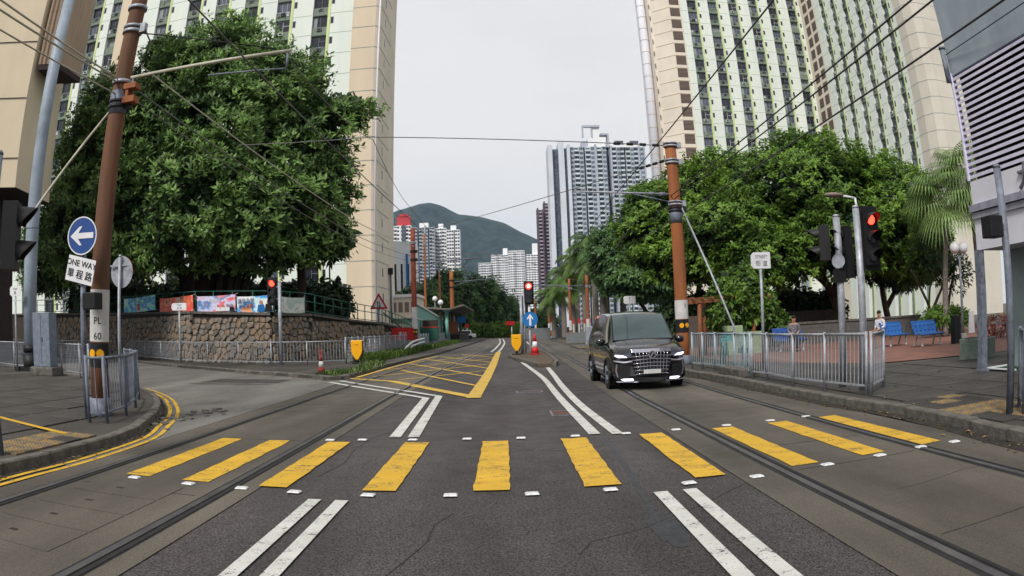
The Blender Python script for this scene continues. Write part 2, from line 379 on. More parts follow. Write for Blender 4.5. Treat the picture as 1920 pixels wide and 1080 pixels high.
# ================================================================== GROUND
def sheet(name, poly, z, m):
    b = MB(); b.face([(x, y, z) for x, y in poly]); return struct(name, b, m)
def ribbon_pts(pts, w0, w1=None):
    """offset polygon between a path shifted by w0 and by w1 (to its right)"""
    w1 = -w0 if w1 is None else w1; A, Bb = [], []
    for i, p in enumerate(pts):
        d = Vector(pts[min(i + 1, len(pts) - 1)]) - Vector(pts[max(i - 1, 0)]); d.normalize(); n = Vector((d.y, -d.x)); p = Vector(p)
        A.append(p + n * w0); Bb.append(p + n * w1)
    return A, Bb
def ribbon(b, pts, w0, w1, z, mi=0):
    A, Bb = ribbon_pts(pts, w0, w1)
    for i in range(len(pts) - 1):
        b.face([(A[i].x, A[i].y, z), (Bb[i].x, Bb[i].y, z), (Bb[i + 1].x, Bb[i + 1].y, z), (A[i + 1].x, A[i + 1].y, z)][::-1] if w0 > w1 else
               [(A[i].x, A[i].y, z), (Bb[i].x, Bb[i].y, z), (Bb[i + 1].x, Bb[i + 1].y, z), (A[i + 1].x, A[i + 1].y, z)], mi)
def interp(tab, y):
    if y <= tab[0][0]: return tab[0][1]
    for (a, va), (b, vb) in zip(tab, tab[1:]):
        if y <= b: t = (y - a) / (b - a); return va + (vb - va) * t
    return tab[-1][1]
def smooth_path(pts, n=4):
    out = []
    for i in range(len(pts) - 1):
        p0 = Vector(pts[max(i - 1, 0)]); p1 = Vector(pts[i]); p2 = Vector(pts[i + 1]); p3 = Vector(pts[min(i + 2, len(pts) - 1)])
        for k in range(n):
            t = k / n
            out.append(.5 * ((2 * p1) + (p2 - p0) * t + (2 * p0 - 5 * p1 + 4 * p2 - p3) * t * t + (3 * p1 - p0 - 3 * p2 + p3) * t ** 3))
    out.append(Vector(pts[-1])); return out

g = MB(); R_ = 4500
g.face([(-R_, -R_, 0), (R_, -R_, 0), (R_, R_, 0), (-R_, R_, 0)]); struct('ground', g, GROUND)
road = sheet('road', [(-5.6, -12), (5.6, -12), (5.6, 60), (4.8, 110), (3, 150), (-4, 150), (-4.5, 110), (-5.6, 60)], .004, ASPH)
KL = [(-4.9, -6), (-5.0, 0), (-5.08, 3), (-5.10, 5.4), (-5.04, 6.9), (-5.16, 8.8), (-5.58, 10.15), (-6.0, 11.35), (-6.76, 12.95), (-8.06, 15.1), (-10.0, 17.3), (-12.6, 19.1), (-21, 23.6), (-40, 33), (-70, 46)]
ISL = [(-70, 53.5), (-37, 41.6), (-22, 35.6), (-15.6, 30.6), (-12.3, 28.1), (-9.1, 25.3), (-6.9, 23.6), (-5.3, 22.0)]
sheet('side_road', [(-4.72, 6.4), (-4.72, 22.2), (-5.1, 22.2)] + ISL[::-1] + KL[5:][::-1] + [(-5.05, 6.6)], .008, ASPH2)
LT_ = [(-12, -4.28), (16, -4.26), (26, -4.08), (43, -3.55), (60, -3.0), (80, -2.5), (110, -2.1), (150, -1.9)]
RT_ = [(-12, 2.46), (14, 2.48), (25, 2.66), (45, 2.95), (66, 3.26), (110, 3.6), (150, 3.4)]
GA = 1.67
ys = [-12 + 2 * i for i in range(20)] + [28 + 4 * i for i in range(30)]
for nm, tab, e0, e1 in (('tram_track_slab', LT_, -.42, GA + .30), ('tram_track_slab', RT_, -.46, GA + .82)):
    b = MB()
    for i in range(len(ys) - 1):
        y0, y1 = ys[i], ys[i + 1]; a0, a1 = interp(tab, y0), interp(tab, y1)
        b.face([(a0 + e0, y0, .012), (a0 + e1, y0, .012), (a1 + e1, y1, .012), (a1 + e0, y1, .012)])
    sl = struct(nm, b, CONC)
    rng = random.Random(3 if tab is LT_ else 4)
    j = MB(); yy = 2.2                                            # transverse joints in the slabs
    while yy < 60:
        x = interp(tab, yy); j.box(x + .16, yy, .0122, x + GA - .16, yy + .018, .0136, rot=rng.uniform(-.03, .03)); yy += rng.choice((1.4, 2.6, 3.6))
    obj('slab_joint', j, JOINT, sl)['kind'] = 'stuff'
    for k in (0, GA):
        b = MB(); s = MB(); q = MB()
        for i in range(len(ys) - 1):
            y0, y1 = ys[i], ys[i + 1]; a0, a1 = interp(tab, y0) + k, interp(tab, y1) + k
            b.face([(a0 - .085, y0, .0145), (a0 + .10, y0, .0145), (a1 + .10, y1, .0145), (a1 - .085, y1, .0145)])
            for u, v in ((-.045, .02),):
                vs = [(a0 + u, y0, .010), (a0 + v, y0, .010), (a0 + v, y0, .024), (a0 + u, y0, .024), (a1 + u, y1, .010), (a1 + v, y1, .010), (a1 + v, y1, .024), (a1 + u, y1, .024)]
                s.add(vs, [(3, 2, 6, 7), (0, 4, 7, 3)[::-1], (1, 2, 6, 5)])
            q.face([(a0 + .055, y0, .019), (a0 + .085, y0, .019), (a1 + .085, y1, .019), (a1 + .055, y1, .019)])
        obj('rail_groove', b, GROOVE, sl); obj('rail', s, STEEL, sl); obj('guard_lip', q, GROOVE, sl)
# drain plates on the left slab near the camera
pl = MB()
for k in range(4):
    y0 = 3.6 + k * .62
    pl.box(-4.0, y0, .0125, -3.0, y0 + .6, .017)
    pl.box(-3.62, y0 + .26, .0172, -3.54, y0 + .31, .019, 1)
obj('drain_plate', pl, [CONC, JOINT], road)['kind'] = 'stuff'

# ---- pavements
KR = [(5.0, -6), (5.0, 3), (5.04, 5.37), (5.22, 7.2), (5.26, 8.8), (5.15, 10), (5.08, 12), (5.0, 15), (4.95, 17.5), (4.78, 20), (4.8, 30), (5.2, 50)]
b = MB(); b.prism([(5.12, -6), (60, -6), (70, 60), (5.3, 50), (4.9, 30), (4.88, 20), (5.05, 17.5), (5.1, 15), (5.18, 12), (5.25, 10), (5.36, 8.8), (5.32, 7.2), (5.14, 5.37), (5.1, 3)], -.1, .104)
paveR = struct('pavement_right', b, CONC2)
b = MB(); b.prism([(-70, -6)] + [(x - .1, y) for x, y in KL[:10]] + [(x - .08, y - .06) for x, y in KL[10:]], -.1, .104)
paveL = struct('pavement_left', b, CONC2)
WALLP = [(-70, 60, 3.3), (-37, 46.5, 3.1), (-24.5, 41, 2.80), (-15.5, 34.0, 2.56), (-10.5, 32.3, 2.35), (-9.3, 34.8, 2.33), (-8.7, 40.5, 2.15), (-7.9, 48, 1.98), (-7.8, 60, 1.55), (-8.6, 78, .9)]
b = MB(); b.prism(ISL + [(-4.98, 22.1), (-4.85, 25), (-4.85, 30), (-4.45, 38), (-4.05, 46), (-3.75, 60), (-3.3, 80), (-3, 118), (-11, 118)] + [(x, y) for x, y, z in WALLP[::-1]], -.1, .10)
isl = struct('pavement_far_left', b, CONC2)

def kerb(parent, pts, L=.92, w=.15, h=.135, side=1, ymax=60):
    pts = smooth_path(pts, 6); acc = []; cur = Vector(pts[0]); rest = L
    segs = [cur]
    for p in pts[1:]:
        p = Vector(p)
        while (p - cur).length >= rest:
            cur = cur + (p - cur).normalized() * rest; segs.append(cur.copy()); rest = L
        rest -= (p - cur).length; cur = p
    me = []
    for v in range(3):
        m = MB(); hh = L * .492; q = .018
        pr = [(0, -.05), (0, h - q), (q, h), (w, h), (w, -.05)]
        n = len(pr); vs = [(x + rnd.uniform(-.004, .004), s * hh, z + rnd.uniform(-.006, .006)) for s in (-1, 1) for x, z in pr]
        m.add(vs, [tuple(range(n)), tuple(range(2 * n - 1, n - 1, -1))] + [(i, n + i, n + (i + 1) % n, (i + 1) % n) for i in range(n)])
        me.append(m.mesh('kerbstone', KERB))
    for a, b2 in zip(segs, segs[1:]):
        c = (a + b2) / 2
        if c.y > ymax: continue
        o = link('kerbstone', me[rnd.randrange(3)], parent, (c.x, c.y, rnd.uniform(-.008, .006)))
        d = b2 - a; o.rotation_euler.z = math.atan2(-d.x, d.y) + (0 if side > 0 else PI) + rnd.uniform(-.02, .02)
kerb(paveR, KR[1:]); kerb(paveL, [(x, y) for x, y in KL[1:]][::1], side=-1, ymax=26)
kerb(isl, ISL[1:] + [(-4.98, 22.1), (-4.85, 25), (-4.85, 30), (-4.45, 38), (-4.05, 46), (-3.75, 60)], side=-1)

# paving slabs (each its own piece, recessed joints)
def slabs(parent, x0, y0, nx, ny, sx, sy, m, inside, z=.104, rot=0, gap=.018):
    mb = MB(); mb.box(-sx / 2 + gap, -sy / 2 + gap, 0, sx / 2 - gap, sy / 2 - gap, .018); me = mb.mesh('paving_slab', m)
    for i in range(nx):
        for j in range(ny):
            x = x0 + (i + .5) * sx; y = y0 + (j + .5) * sy
            if inside(x, y): link('paving_slab', me, parent, (x, y, z + rnd.uniform(-.003, .003)), rnd.uniform(-.004, .004))
slabs(paveR, 5.6, 1.5, 3, 17, 1.25, 1.25, SLAB, lambda x, y: not (y < 9.1 and y > 5.9 and x < 6.9))
slabs(paveR, 9.6, 11.9, 4, 3, 1.25, 1.25, SLAB, lambda x, y: True)
slabs(paveL, -12.6, 3.5, 6, 10, 1.2, 1.2, SLAB, lambda x, y: x < interp([(b2, a2) for a2, b2 in KL], y) - 1.3 and not (x > -6.4 and 5.8 < y < 8.4))
rp_ = MB(); rp_.face([(6.9, 22.5, .128), (9.2, 16.6, .128), (13, 15.6, .128), (20, 15.0, .128), (34, 32, .128), (22, 44, .128), (7, 46, .128)])
struct('pavement_plaza', rp_, REDP)
# tactile paving: slab with rows of domes, worn yellow
def tactile(x0, y0, nx, ny, parent, rot=0):
    for i in range(nx):
        for j in range(ny):
            m = MB(); m.box(.006, .006, .0, .394, .394, .022)
            for a in range(6):
                for c in range(6):
                    cx, cy = .04 + a * .064, .04 + c * .064
                    m.add([(cx - .02, cy - .02, .022), (cx + .02, cy - .02, .022), (cx + .02, cy + .02, .022), (cx - .02, cy + .02, .022),
                           (cx - .012, cy - .012, .028), (cx + .012, cy - .012, .028), (cx + .012, cy + .012, .028), (cx - .012, cy + .012, .028)],
                          [(4, 5, 6, 7), (0, 1, 5, 4), (1, 2, 6, 5), (2, 3, 7, 6), (3, 0, 4, 7)])
            obj('tactile_tile', m, YEL2 if rnd.random() < .62 else SLAB, parent, (x0 + i * .4, y0 + j * .4, .104))
tactile(5.38, 6.2, 3, 7, paveR); tactile(-6.15, 6.1, 2, 5, paveL)

# ---- road markings
def poly_mark(b, pts, z=.017, mi=0): b.face([(x, y, z) for x, y in pts], mi)
def ragged(x0, y0, x1, y1, j=.014, n=9):
    L_ = [(x0 + rnd.uniform(-j, j), y0 + (y1 - y0) * i / n) for i in range(n + 1)]; R2 = [(x1 + rnd.uniform(-j, j), y0 + (y1 - y0) * i / n) for i in range(n + 1)]
    return L_, R2
STR = [(-3.865, -3.591), (-3.158, -2.878), (-2.323, -2.048), (-1.309, -1.018), (-.325, -.021), (.65, .95), (1.653, 1.936), (2.637, 2.909), (3.447, 3.721), (4.215, 4.503)]
for x0, x1 in STR:
    b = MB(); A, C = ragged(x0 - .01, 6.40, x1 + .01, 9.36, .008, 14)
    for i in range(14): b.face([(A[i][0], A[i][1], .018), (C[i][0], C[i][1], .018), (C[i + 1][0], C[i + 1][1], .018), (A[i + 1][0], A[i + 1][1], .018)])
    obj('crossing_stripe', b, YEL, road)
def line(name, paths, w, m, z=.0185, parent=None):
    b = MB()
    for p in paths:
        p = [tuple(q) for q in p]; r = ribbon(b, p, w / 2, -w / 2, z)
    return obj(name, b, m, parent or road)
def dens(p, n=5): return smooth_path(p, n)
line('white_line', [[(-1.65, 1.0), (-1.655, 5.97)], [(-1.40, 1.0), (-1.415, 5.97)]], .115, WHI)
line('white_line', [[(1.24, 1.0), (1.23, 5.97)], [(1.475, 1.0), (1.485, 5.97)]], .12, WHI)
line('white_line', [[(-5.1, 21.0), (-2.35, 16.75), (-1.72, 15.7), (-1.52, 9.83)], [(-4.9, 21.6), (-2.2, 17.35), (-1.48, 16.1), (-1.27, 9.83)]], .155, WHI)
line('white_line', [dens([(.62, 31.3), (.86, 25), (1.0, 20.5), (1.02, 15), (1.10, 9.62)]), dens([(1.42, 26.5), (1.36, 22), (1.29, 18), (1.28, 13.5), (1.39, 9.52)])], .15, WHI)
line('white_line', [dens([(-.95, 47), (-.75, 60), (-.65, 80), (-1.0, 112)]), dens([(-.50, 47), (-.30, 60), (-.2, 80), (-.55, 112)])], .15, WHI)
line('white_line', [[(-12.2, 28.9 - .55), (-18, 33.1 - .7), (-26, 37.6 - .8), (-40, 43.2 - .8)]], .13, WHI)
line('white_line', [[(1.75, 44), (1.95, 60), (2.1, 80)]], .15, WHI)
b = MB()
ribbon(b, [(-5.1, 22.9), (-3.3, 21.3), (-.66, 15.6)], .14, -.14, .020)
ribbon(b, [(-.72, 15.5), (-.62, 22), (-.55, 30), (-.50, 46.6)], .15, -.15, .0205)
ribbon(b, [(-4.72, 23.2), (-4.62, 28.5), (-4.25, 37), (-3.85, 42)], .08, -.08, .020)
for (a, c) in (((-.66, 18.6), (-3.9, 27.5)), ((-.62, 22.5), (-4.3, 33)), ((-.6, 27), (-4.2, 38.5)), ((-.57, 32), (-3.6, 41)), ((-.55, 37.5), (-2.6, 43.5)),
               ((-4.3, 23.6), (-.6, 31)), ((-3.2, 21.8), (-.62, 26)), ((-4.5, 28), (-.55, 37)), ((-4.3, 34), (-.52, 43))):
    n = 7
    P = [(a[0] + (c[0] - a[0]) * i / n, a[1] + (c[1] - a[1]) * i / n) for i in range(n + 1)]
    ribbon(b, P, .065, -.065, .0195 if a[0] > -1 else .0190)
obj('box_junction_marking', b, paint_mat('box_yellow', (.66, .42, .06), (.09, .08, .07), .50), road)
b = MB(); P_ = dens(KL[1:12], 5); ribbon(b, P_, .150, .225, .0165); ribbon(b, P_, .31, .385, .0165); obj('double_yellow_line', b, YEL, road)
line('yellow_pavement_line', [[(-8.1, 8.75), (-5.8, 7.9)]], .13, YEL, .132)
for x, y in [(-3.0 - .02, 6.24), (-2.44, 6.24), (-1.91, 6.22), (-1.22, 6.2), (-.52, 6.22), (.17, 6.2), (.85, 6.2), (1.54, 6.2), (2.16, 6.15), (2.95, 6.23), (3.57, 6.25), (4.15, 6.28), (4.59, 6.2), (-3.7, 6.26),
             (-2.35, 9.5), (-1.92, 9.56), (-1.24, 9.58), (-.55, 9.6), (.15, 9.55), (.85, 9.53), (1.5, 9.5), (2.17, 9.51), (2.87, 9.51), (3.54, 9.55), (4.13, 9.56)]:
    b = MB(); b.add([(-.06, -.05, .01), (.06, -.05, .01), (.06, .05, .01), (-.06, .05, .01), (-.05, -.04, .021), (.05, -.04, .021), (.05, .04, .021), (-.05, .04, .021)],
                    [(4, 5, 6, 7), (0, 1, 5, 4), (1, 2, 6, 5), (2, 3, 7, 6), (3, 0, 4, 7)])
    obj('road_stud', b, STUD, road, (x + rnd.uniform(-.01, .01), y, .008), rnd.uniform(-.1, .1))
def grate(x0, y0, x1, y1, nb, lab):
    t = thing('drain_grate', lab, 'drain grate', ((x0 + x1) / 2, (y0 + y1) / 2, .006)); hx, hy = (x1 - x0) / 2, (y1 - y0) / 2
    f = MB(); f.box(-hx, -hy, 0, hx, -hy + .03, .012); f.box(-hx, hy - .03, 0, hx, hy, .012); f.box(-hx, -hy + .03, 0, -hx + .03, hy - .03, .012); f.box(hx - .03, -hy + .03, 0, hx, hy - .03, .012)
    obj('frame', f, GALVD, t); p = MB(); p.box(-hx + .03, -hy + .03, 0, hx - .03, hy - .03, .002); obj('pit', p, BLK, t)
    m = MB(); m.box(-.012, -hy + .03, .002, .012, hy - .03, .010); me = m.mesh('grate_bar', RUSTD)
    for i in range(nb): link('grate_bar', me, t, (-hx + (i + 1) * 2 * hx / (nb + 1), 0, 0))
grate(.68, 11.9, 1.02, 12.65, 7, 'rusty slotted drain grate in the brown lane beside the double white lines')
grate(.18, 16.45, .76, 16.95, 8, 'far dark drain grate crossing the middle of the brown lane')
b = MB(); b.prism([(-4.9, 9.9), (-4.55, 10.4), (-4.9, 11.0), (-5.3, 10.6)], .008, .0135)
# damp patch and crack repair on the near road
def blotch(name, cx, cy, rx, ry, m, z, seed):
    r = random.Random(seed); n = 26; b = MB()
    b.face([(cx + rx * math.cos(2 * PI * i / n) * r.uniform(.75, 1.15), cy + ry * math.sin(2 * PI * i / n) * r.uniform(.75, 1.15), z) for i in range(n)]); obj(name, b, m, road)
PATCH = asphalt_mat('asphalt_patch', (.064, .056, .054), (.040, .035, .034), .25, .6); PATCH2 = asphalt_mat('concrete_patch', (.115, .100, .080), (.064, .055, .046), .3, .3)
GRIME = mat('gutter_grime', (.040, .033, .027), .9, col2=(.018, .015, .013), scale=5, bump=.5)
b = MB(); ribbon(b, dens(KR[1:11]), -.03, -.26, .0165); obj('gutter_grime', b, GRIME, road); b = MB(); ribbon(b, dens(KL[1:10]), .03, .13, .0120); obj('gutter_grime', b, GRIME, road)
for (x0, y0, x1, y1, m_, z_) in ((-.9, 13.2, .1, 15.0, PATCH, .0052), (.9, 19, 1.9, 24, PATCH, .0052), (2.7, 10.6, 3.9, 12.9, PATCH2, .0128), (-4.0, 12.6, -2.8, 15.2, PATCH2, .0128), (2.75, 3.2, 4.0, 4.6, PATCH2, .0128), (-9.2, 20.5, -6.6, 22.3, PATCH, .0088), (-2.1, 25, -1.2, 31, PATCH, .0052)):
    b = MB(); b.face([(x0, y0, z_), (x1, y0 + .08, z_), (x1 - .05, y1, z_), (x0 + .04, y1 - .06, z_)]); obj('road_patch', b, m_, road)
cr = random.Random(77)
for (x, y, dx, dy, n_, z_) in ((-7.5, 18.5, .9, .35, 7, .0092), (-9.5, 22, .8, -.5, 6, .0092), (-6.3, 15.8, .3, .8, 7, .0092), (-1.9, 7.0, .05, .9, 9, .0066), (.4, 4.4, .35, .25, 7, .0066), (3.0, 4.9, .3, .05, 5, .0132), (1.7, 12.5, .04, .9, 8, .0066), (-1.1, 3.2, .1, .45, 6, .0066), (-12, 23, .9, .5, 7, .0092)):
    P_ = [(x, y)]
    for _ in range(n_): x += dx * cr.uniform(.5, 1.2) + cr.uniform(-.12, .12); y += dy * cr.uniform(.5, 1.2) + cr.uniform(-.1, .1); P_.append((x, y))
    b = MB(); ribbon(b, P_, .0045, -.0045, z_); obj('crack', b, JOINT, road)
DAMP = mat('damp_patch', (.030, .032, .036), .45, var=.3, scale=8, bump=.3, bscale=50)
blotch('damp_patch', 1.06, 4.9, .13, .5, DAMP, .0065, 2)
OIL = asphalt_mat('oil_stain', (.066, .054, .051), (.042, .035, .034), .3, .6); OIL2 = asphalt_mat('slab_stain', (.105, .095, .082), (.064, .058, .050), .3, .3)
for i, (x, y, rx, ry, m_, z_) in enumerate(((-.1, 12.0, .16, 1.3, OIL, .0058), (.05, 18.5, .25, 2.6, OIL, .0058), (-3.5, 18, .3, 2.2, OIL2, .0126), (-8, 20, 1.4, .5, OIL2, .0090))): blotch('oil_stain', x, y, rx, ry, m_, z_, 50 + i)
b = MB(); ribbon(b, [(1.22, 9.7), (1.17, 8.6), (1.14, 7.2), (1.05, 5.4)], .025, -.025, .0062); ribbon(b, [(.5, 8.55), (.9, 8.7), (1.25, 8.75)], .05, -.05, .0064); obj('crack_sealing', b, DAMP, road)
# broken asphalt by the left kerb corner
b = MB()
for i in range(26):
    x, y = -5.45 + rnd.uniform(-.35, .45), 11.4 + rnd.uniform(-1.6, 1.7)
    s = rnd.uniform(.03, .10); b.box(x - s, y - s * .7, .012, x + s, y + s * .7, .012 + rnd.uniform(.01, .035), rot=rnd.uniform(0, 3))
obj('broken_asphalt', b, ASPH2, road)['kind'] = 'stuff'
lit = MB(); lr = random.Random(5)
for i in range(900):
    if lr.random() < .5: y = lr.uniform(5, 30); x = interp([(q[1], q[0]) for q in KR], y) - abs(lr.gauss(0, .16)) - .05
    elif lr.random() < .5: y = lr.uniform(3, 15); x = interp([(q[1], q[0]) for q in KL[:10]], y) + abs(lr.gauss(0, .12)) + .03
    else: x, y = lr.uniform(-14, -5), 0; y = interp(sorted([(q[0], q[1]) for q in ISL]), x) - abs(lr.gauss(0, .25)) - .05
    if lr.random() < .12: x, y = lr.uniform(5.4, 9), lr.uniform(5, 16); z = .126
    else: z = .019
    s = lr.uniform(.018, .05); a = lr.uniform(0, 6.3); ca, sa = math.cos(a) * s, math.sin(a) * s
    lit.face([(x + ca, y + sa, z), (x - sa * .4, y + ca * .4, z + s * .3), (x - ca, y - sa, z), (x + sa * .4, y - ca * .4, z + s * .2)], lr.randrange(3))
o = obj('leaf_litter', lit, [mat('litter_brown', (.16, .09, .04), .9), mat('litter_tan', (.26, .18, .09), .9), mat('litter_green', (.08, .11, .03), .9)]); o['kind'] = 'stuff'; tag(o, 'fallen leaves lying along the kerbs and gutters', 'leaf litter')
# centre island with cracked kerb stones
b = MB(); IS = [(.05, 37.2), (.35, 33.6), (.8, 29.6), (1.1, 27.0), (1.6, 27.0), (1.85, 30), (1.95, 40), (1.8, 46), (1.0, 48), (.3, 42)]
b.prism(IS, -.05, .13); isl2 = struct('pavement_centre', b, mat('island_soil', (.12, .085, .06), .95, col2=(.06, .055, .035), scale=3, bump=.6))
kerb(isl2, [IS[0], IS[1], IS[2], IS[3]], L=1.0, h=.16, side=-1); kerb(isl2, [IS[3], IS[4]], L=.5, h=.17, side=1); kerb(isl2, [IS[4], IS[5], IS[6], IS[7]], L=1.0, h=.16, side=1)

# ================================================================== MOUNTAIN
AZ = [(-26, .06), (-18, .12), (-12, .150), (-10.2, .174), (-9.1, .1661), (-8.37, .1591), (-7.56, .1628), (-6.18, .17), (-5.42, .1701), (-4.51, .1654), (-3.31, .154), (-1.5, .149), (-.23, .1417), (1.47, .1247), (2.65, .1134), (5, .095), (9, .06), (16, .02)]
me_v, me_f = [], []; nx, ny = 170, 60
for j in range(ny):
    y = 1700 + j * 45
    for i in range(nx):
        x = (-1500 + i * 2400 / nx) * 1.0
        az = math.degrees(math.atan2(x, 3000)); h = interp(AZ, az) * math.hypot(x, 3000)
        t = (y - 1700) / 1300; f = (t * t * (3 - 2 * t)) if t < 1 else max(0, 1 - (t - 1) * .9)
        nz = noise.fractal(Vector((x * .0035, y * .0035, 3)), 1, 2, 5)
        k = min(1, 4 * f) * (1 if abs(t - 1) > .05 else .3)
        me_v.append((x, y, max(-2, h * f + nz * 44 * k * (1 - .8 * (abs(t - 1) < .2)) - (46 * abs(noise.noise(Vector((x * .008, y * .002, 9)))) * k * (abs(t - 1) > .03)))))
for j in range(ny - 1):
    for i in range(nx - 1): a = j * nx + i; me_f.append((a, a + 1, a + nx + 1, a + nx))
mm = bpy.data.meshes.new('mountain'); mm.from_pydata(me_v, [], me_f); mm.materials.append(MOUNT); mm.polygons.foreach_set('use_smooth', [True] * len(me_f))
link('mountain', mm)['kind'] = 'structure'

# ================================================================== TOWERS
def win_meshes(w, h, depthy=.0):
    """four looks of a flat's window: frame mesh (with AC unit, drying rack, sill) and pane mesh"""
    out_ = []
    for v in range(9):
        r = random.Random(40 + v); f = MB()
        zt = 0; zb = -h * .56
        f.box(0, -.02, zb - .06, w, .06, zb); f.box(0, -.02, zt - .06, w, .05, zt)
        f.box(0, -.01, zb, .06, .05, zt - .06); f.box(w - .06, -.01, zb, w, .05, zt - .06)
        for k in ((1, 2) if v % 2 else (1,)): x = w * k / (3 if v % 2 else 2); f.box(x - .025, -.012, zb, x + .025, .05, zt - .06)
        if v in (1, 2, 4): f.box(w * .5, -.012, zb * .45, w - .06, .045, zb * .45 + .05)
        if v != 3: x = r.uniform(.15, w - .9); f.box(x, -.42, zb - .55, x + .62, -.03, zb - .15, 0); f.box(x + .08, -.425, zb - .5, x + .54, -.421, zb - .2, 1)
        if v in (0, 2, 3, 6, 7):
            for q in range(3): f.bar((.1, -.25 - q * .17, zb - .08), (w - .1, -.25 - q * .17, zb - .08), .035, mi=0)
            for q in range(r.randint(2, 5)):
                x = r.uniform(.1, w - .5); f.box(x, -.3 - .12 * (q % 3), zb - r.uniform(.35, .7), x + r.uniform(.2, .42), -.285 - .12 * (q % 3), zb - .06, 2 + q % 3)
        p = MB(); p.box(.06, .012, zb, w - .06, .03, zt - .06)
        c = MB() ; c.box(.07, .0, zb + .02, .07 + (w - .14) * r.uniform(.25, .5), .010, zt - .08)
        out_.append((f.mesh('window', [GALV if v % 2 else GALVD, BLK, SHIRT, SPAN, TROUS] if v != 4 else [FACP, BLK, RED, SPAN, SHIRT]), p.mesh('pane', GLASSD if v % 2 == 0 else GLASSM), c.mesh('curtain', SHADE) if v in (1, 3, 5, 8) else None))
    return out_
def small_win():
    f = MB(); f.box(0, -.03, 0, .42, .02, .06); f.box(0, -.03, .94, .42, .02, 1.0); f.box(0, -.03, .06, .05, .02, .94); f.box(.37, -.03, .06, .42, .02, .94)
    p = MB(); p.box(.05, -.012, .06, .37, .01, .94)
    return f.mesh('bathroom_window', SHADE), p.mesh('pane', GLASSD)
WB, PB = small_win()
def put_window(parent, vs, x, y, z, rng):
    f, p, c = vs[rng.randrange(len(vs))]; o = link('window', f, parent, (x, y, z)); link('pane', p, o)
    if c and rng.random() < .6: link('curtain', c, o)
def residential(t, cols, w, spans, z0, z1, zrow, fh, seed, rowsz, lime=True, height=100, tw=.62):
    """wall with recessed window columns: t = thing; cols = left edge of each recess; spans = list of (u0,u1,material)"""
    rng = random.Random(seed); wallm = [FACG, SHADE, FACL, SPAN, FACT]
    b = MB(); e = MB()
    edges = sorted(cols); prev = spans[0]
    for i, c in enumerate(edges):
        a = prev; b.box(a, 0, z0, c, 12, height, 0); prev = c + w
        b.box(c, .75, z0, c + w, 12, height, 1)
    b.box(prev, 0, z0, spans[1], 12, height, 0)
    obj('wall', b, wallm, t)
    if lime:
        for c in edges:
            e = MB(); e.box(c + w - .003, -.06, z0, c + w + .34, .0, height, 0); e.box(c - .14, -.05, z0, c + .003, 0, height, 1)
            obj('painted_stripe', e, [FACL, WPAINT], t)
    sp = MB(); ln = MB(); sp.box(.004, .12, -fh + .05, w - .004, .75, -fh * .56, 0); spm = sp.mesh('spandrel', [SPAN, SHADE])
    for z in rowsz:
        for c in edges: link('spandrel', spm, t, (c, 0, z))
        ln.box(spans[0], -.012, z + .2, spans[1], 0, z + .25)
    obj('floor_joint', ln, SHADE, t)['kind'] = 'stuff'
    vs = win_meshes(w - .02, fh)
    for z in rowsz:
        for c in edges:
            if rng.random() < .97: put_window(t, vs, c + .01, .35 + rng.choice((0, 0, .1)), z, rng)
            x = c + w + .42
            if x + .5 < spans[1]: o = link('bathroom_window', WB, t, (x, 0, z - 1.3)); link('pane', PB, o)

# right tower, front wing
t = thing('residential_tower', 'pale green and white housing tower with brown louvred end bay, behind the broad tree', 'apartment tower', (37.4, 135, 0))
rows = [63.8 - 2.75 * k for k in range(-4, 19)]
residential(t, [1.5, 6.1, 10.7, 15.5, 20.2, 25.0], 2.0, (0, 28.1), 0, 95, 0, 2.75, 11, rows)
b = MB()
b.prism([(-2.6, 0), (0, 0), (0, 12), (-6.2, 12), (-6.2, 3.2), (-5.6, 3.0)], 0, 95)
obj('tan_bay', b, FACTL, t)
b = MB(); b.cyl((-7.1, 6.3, 0), (-7.1, 6.3, 95), .85, n=14); b.box(-7.1, 6.3, 0, -6.0, 12, 95); obj('lilac_round_column', b, FACP, t)
b = MB()
for z in rows: b.box(-2.63, -.05, z + .75, .02, 0, z + .83); b.bar((-2.6, -.03, z + .79), (-5.6, 2.97, z + .79), .08)
for z in rows: b.cyl((-7.1, 6.3, z + .7), (-7.1, 6.3, z + .78), .9, n=14)
obj('floor_ledge', b, FACT, t)['kind'] = 'stuff'
lm = MB()
lm.box(0, 0, 0, 2.05, .04, 1.9, 1)
for q in range(7): lm.box(.03, -.05, .1 + q * .26, 2.02, .0, .24 + q * .26, 0)
lme = lm.mesh('louvre_panel', [LOUV, CREAMD]); swm = MB(); swm.box(0, 0, 0, .5, .1, .9); swe = swm.mesh('stair_window', GLASSD)
for z in rows: link('louvre_panel', lme, t, (-2.35, -.045, z - 1.25)); link('stair_window', swe, t, (-6.15, 3.4, z - 1.1), -PI / 2)
# right tower, side wing
t = thing('residential_tower', 'pale green and white tower wing seen edge on with a plain cream curved end', 'apartment tower', (65.5, 127, 0), -PI / 2)
rows2 = [63.5 + .25 - 2.75 * k for k in range(-2, 17)]
residential(t, [2.4, 7.5, 12.7, 17.9, 22.9, 28.1], 2.1, (-.6, 32.0), 0, 95, 0, 2.75, 12, rows2)
b = MB(); b.box(-8, .02, 0, -.6, 12, 95); obj('tan_bay', b, FACTL, t)
b = MB(); b.prism([(32.0, 0), (34.6, -.0), (36.6, .8), (37.2, 2.2), (37.2, 12), (32.0, 12)], 0, 95); obj('cream_end_bay', b, mat('cream_end', (.60, .56, .48), .8, var=.05, scale=.2), t)
b = MB()
for z in rows2: b.box(32.0, -.02, z + .3, 34.6, 0, z + .36); b.bar((34.6, -.0, z + .33), (36.6, .8, z + .33), .06); b.bar((36.6, .8, z + .33), (37.2, 2.2, z + .33), .06); b.box(37.2, 2.2, z + .3, 37.22, 9, z + .36)
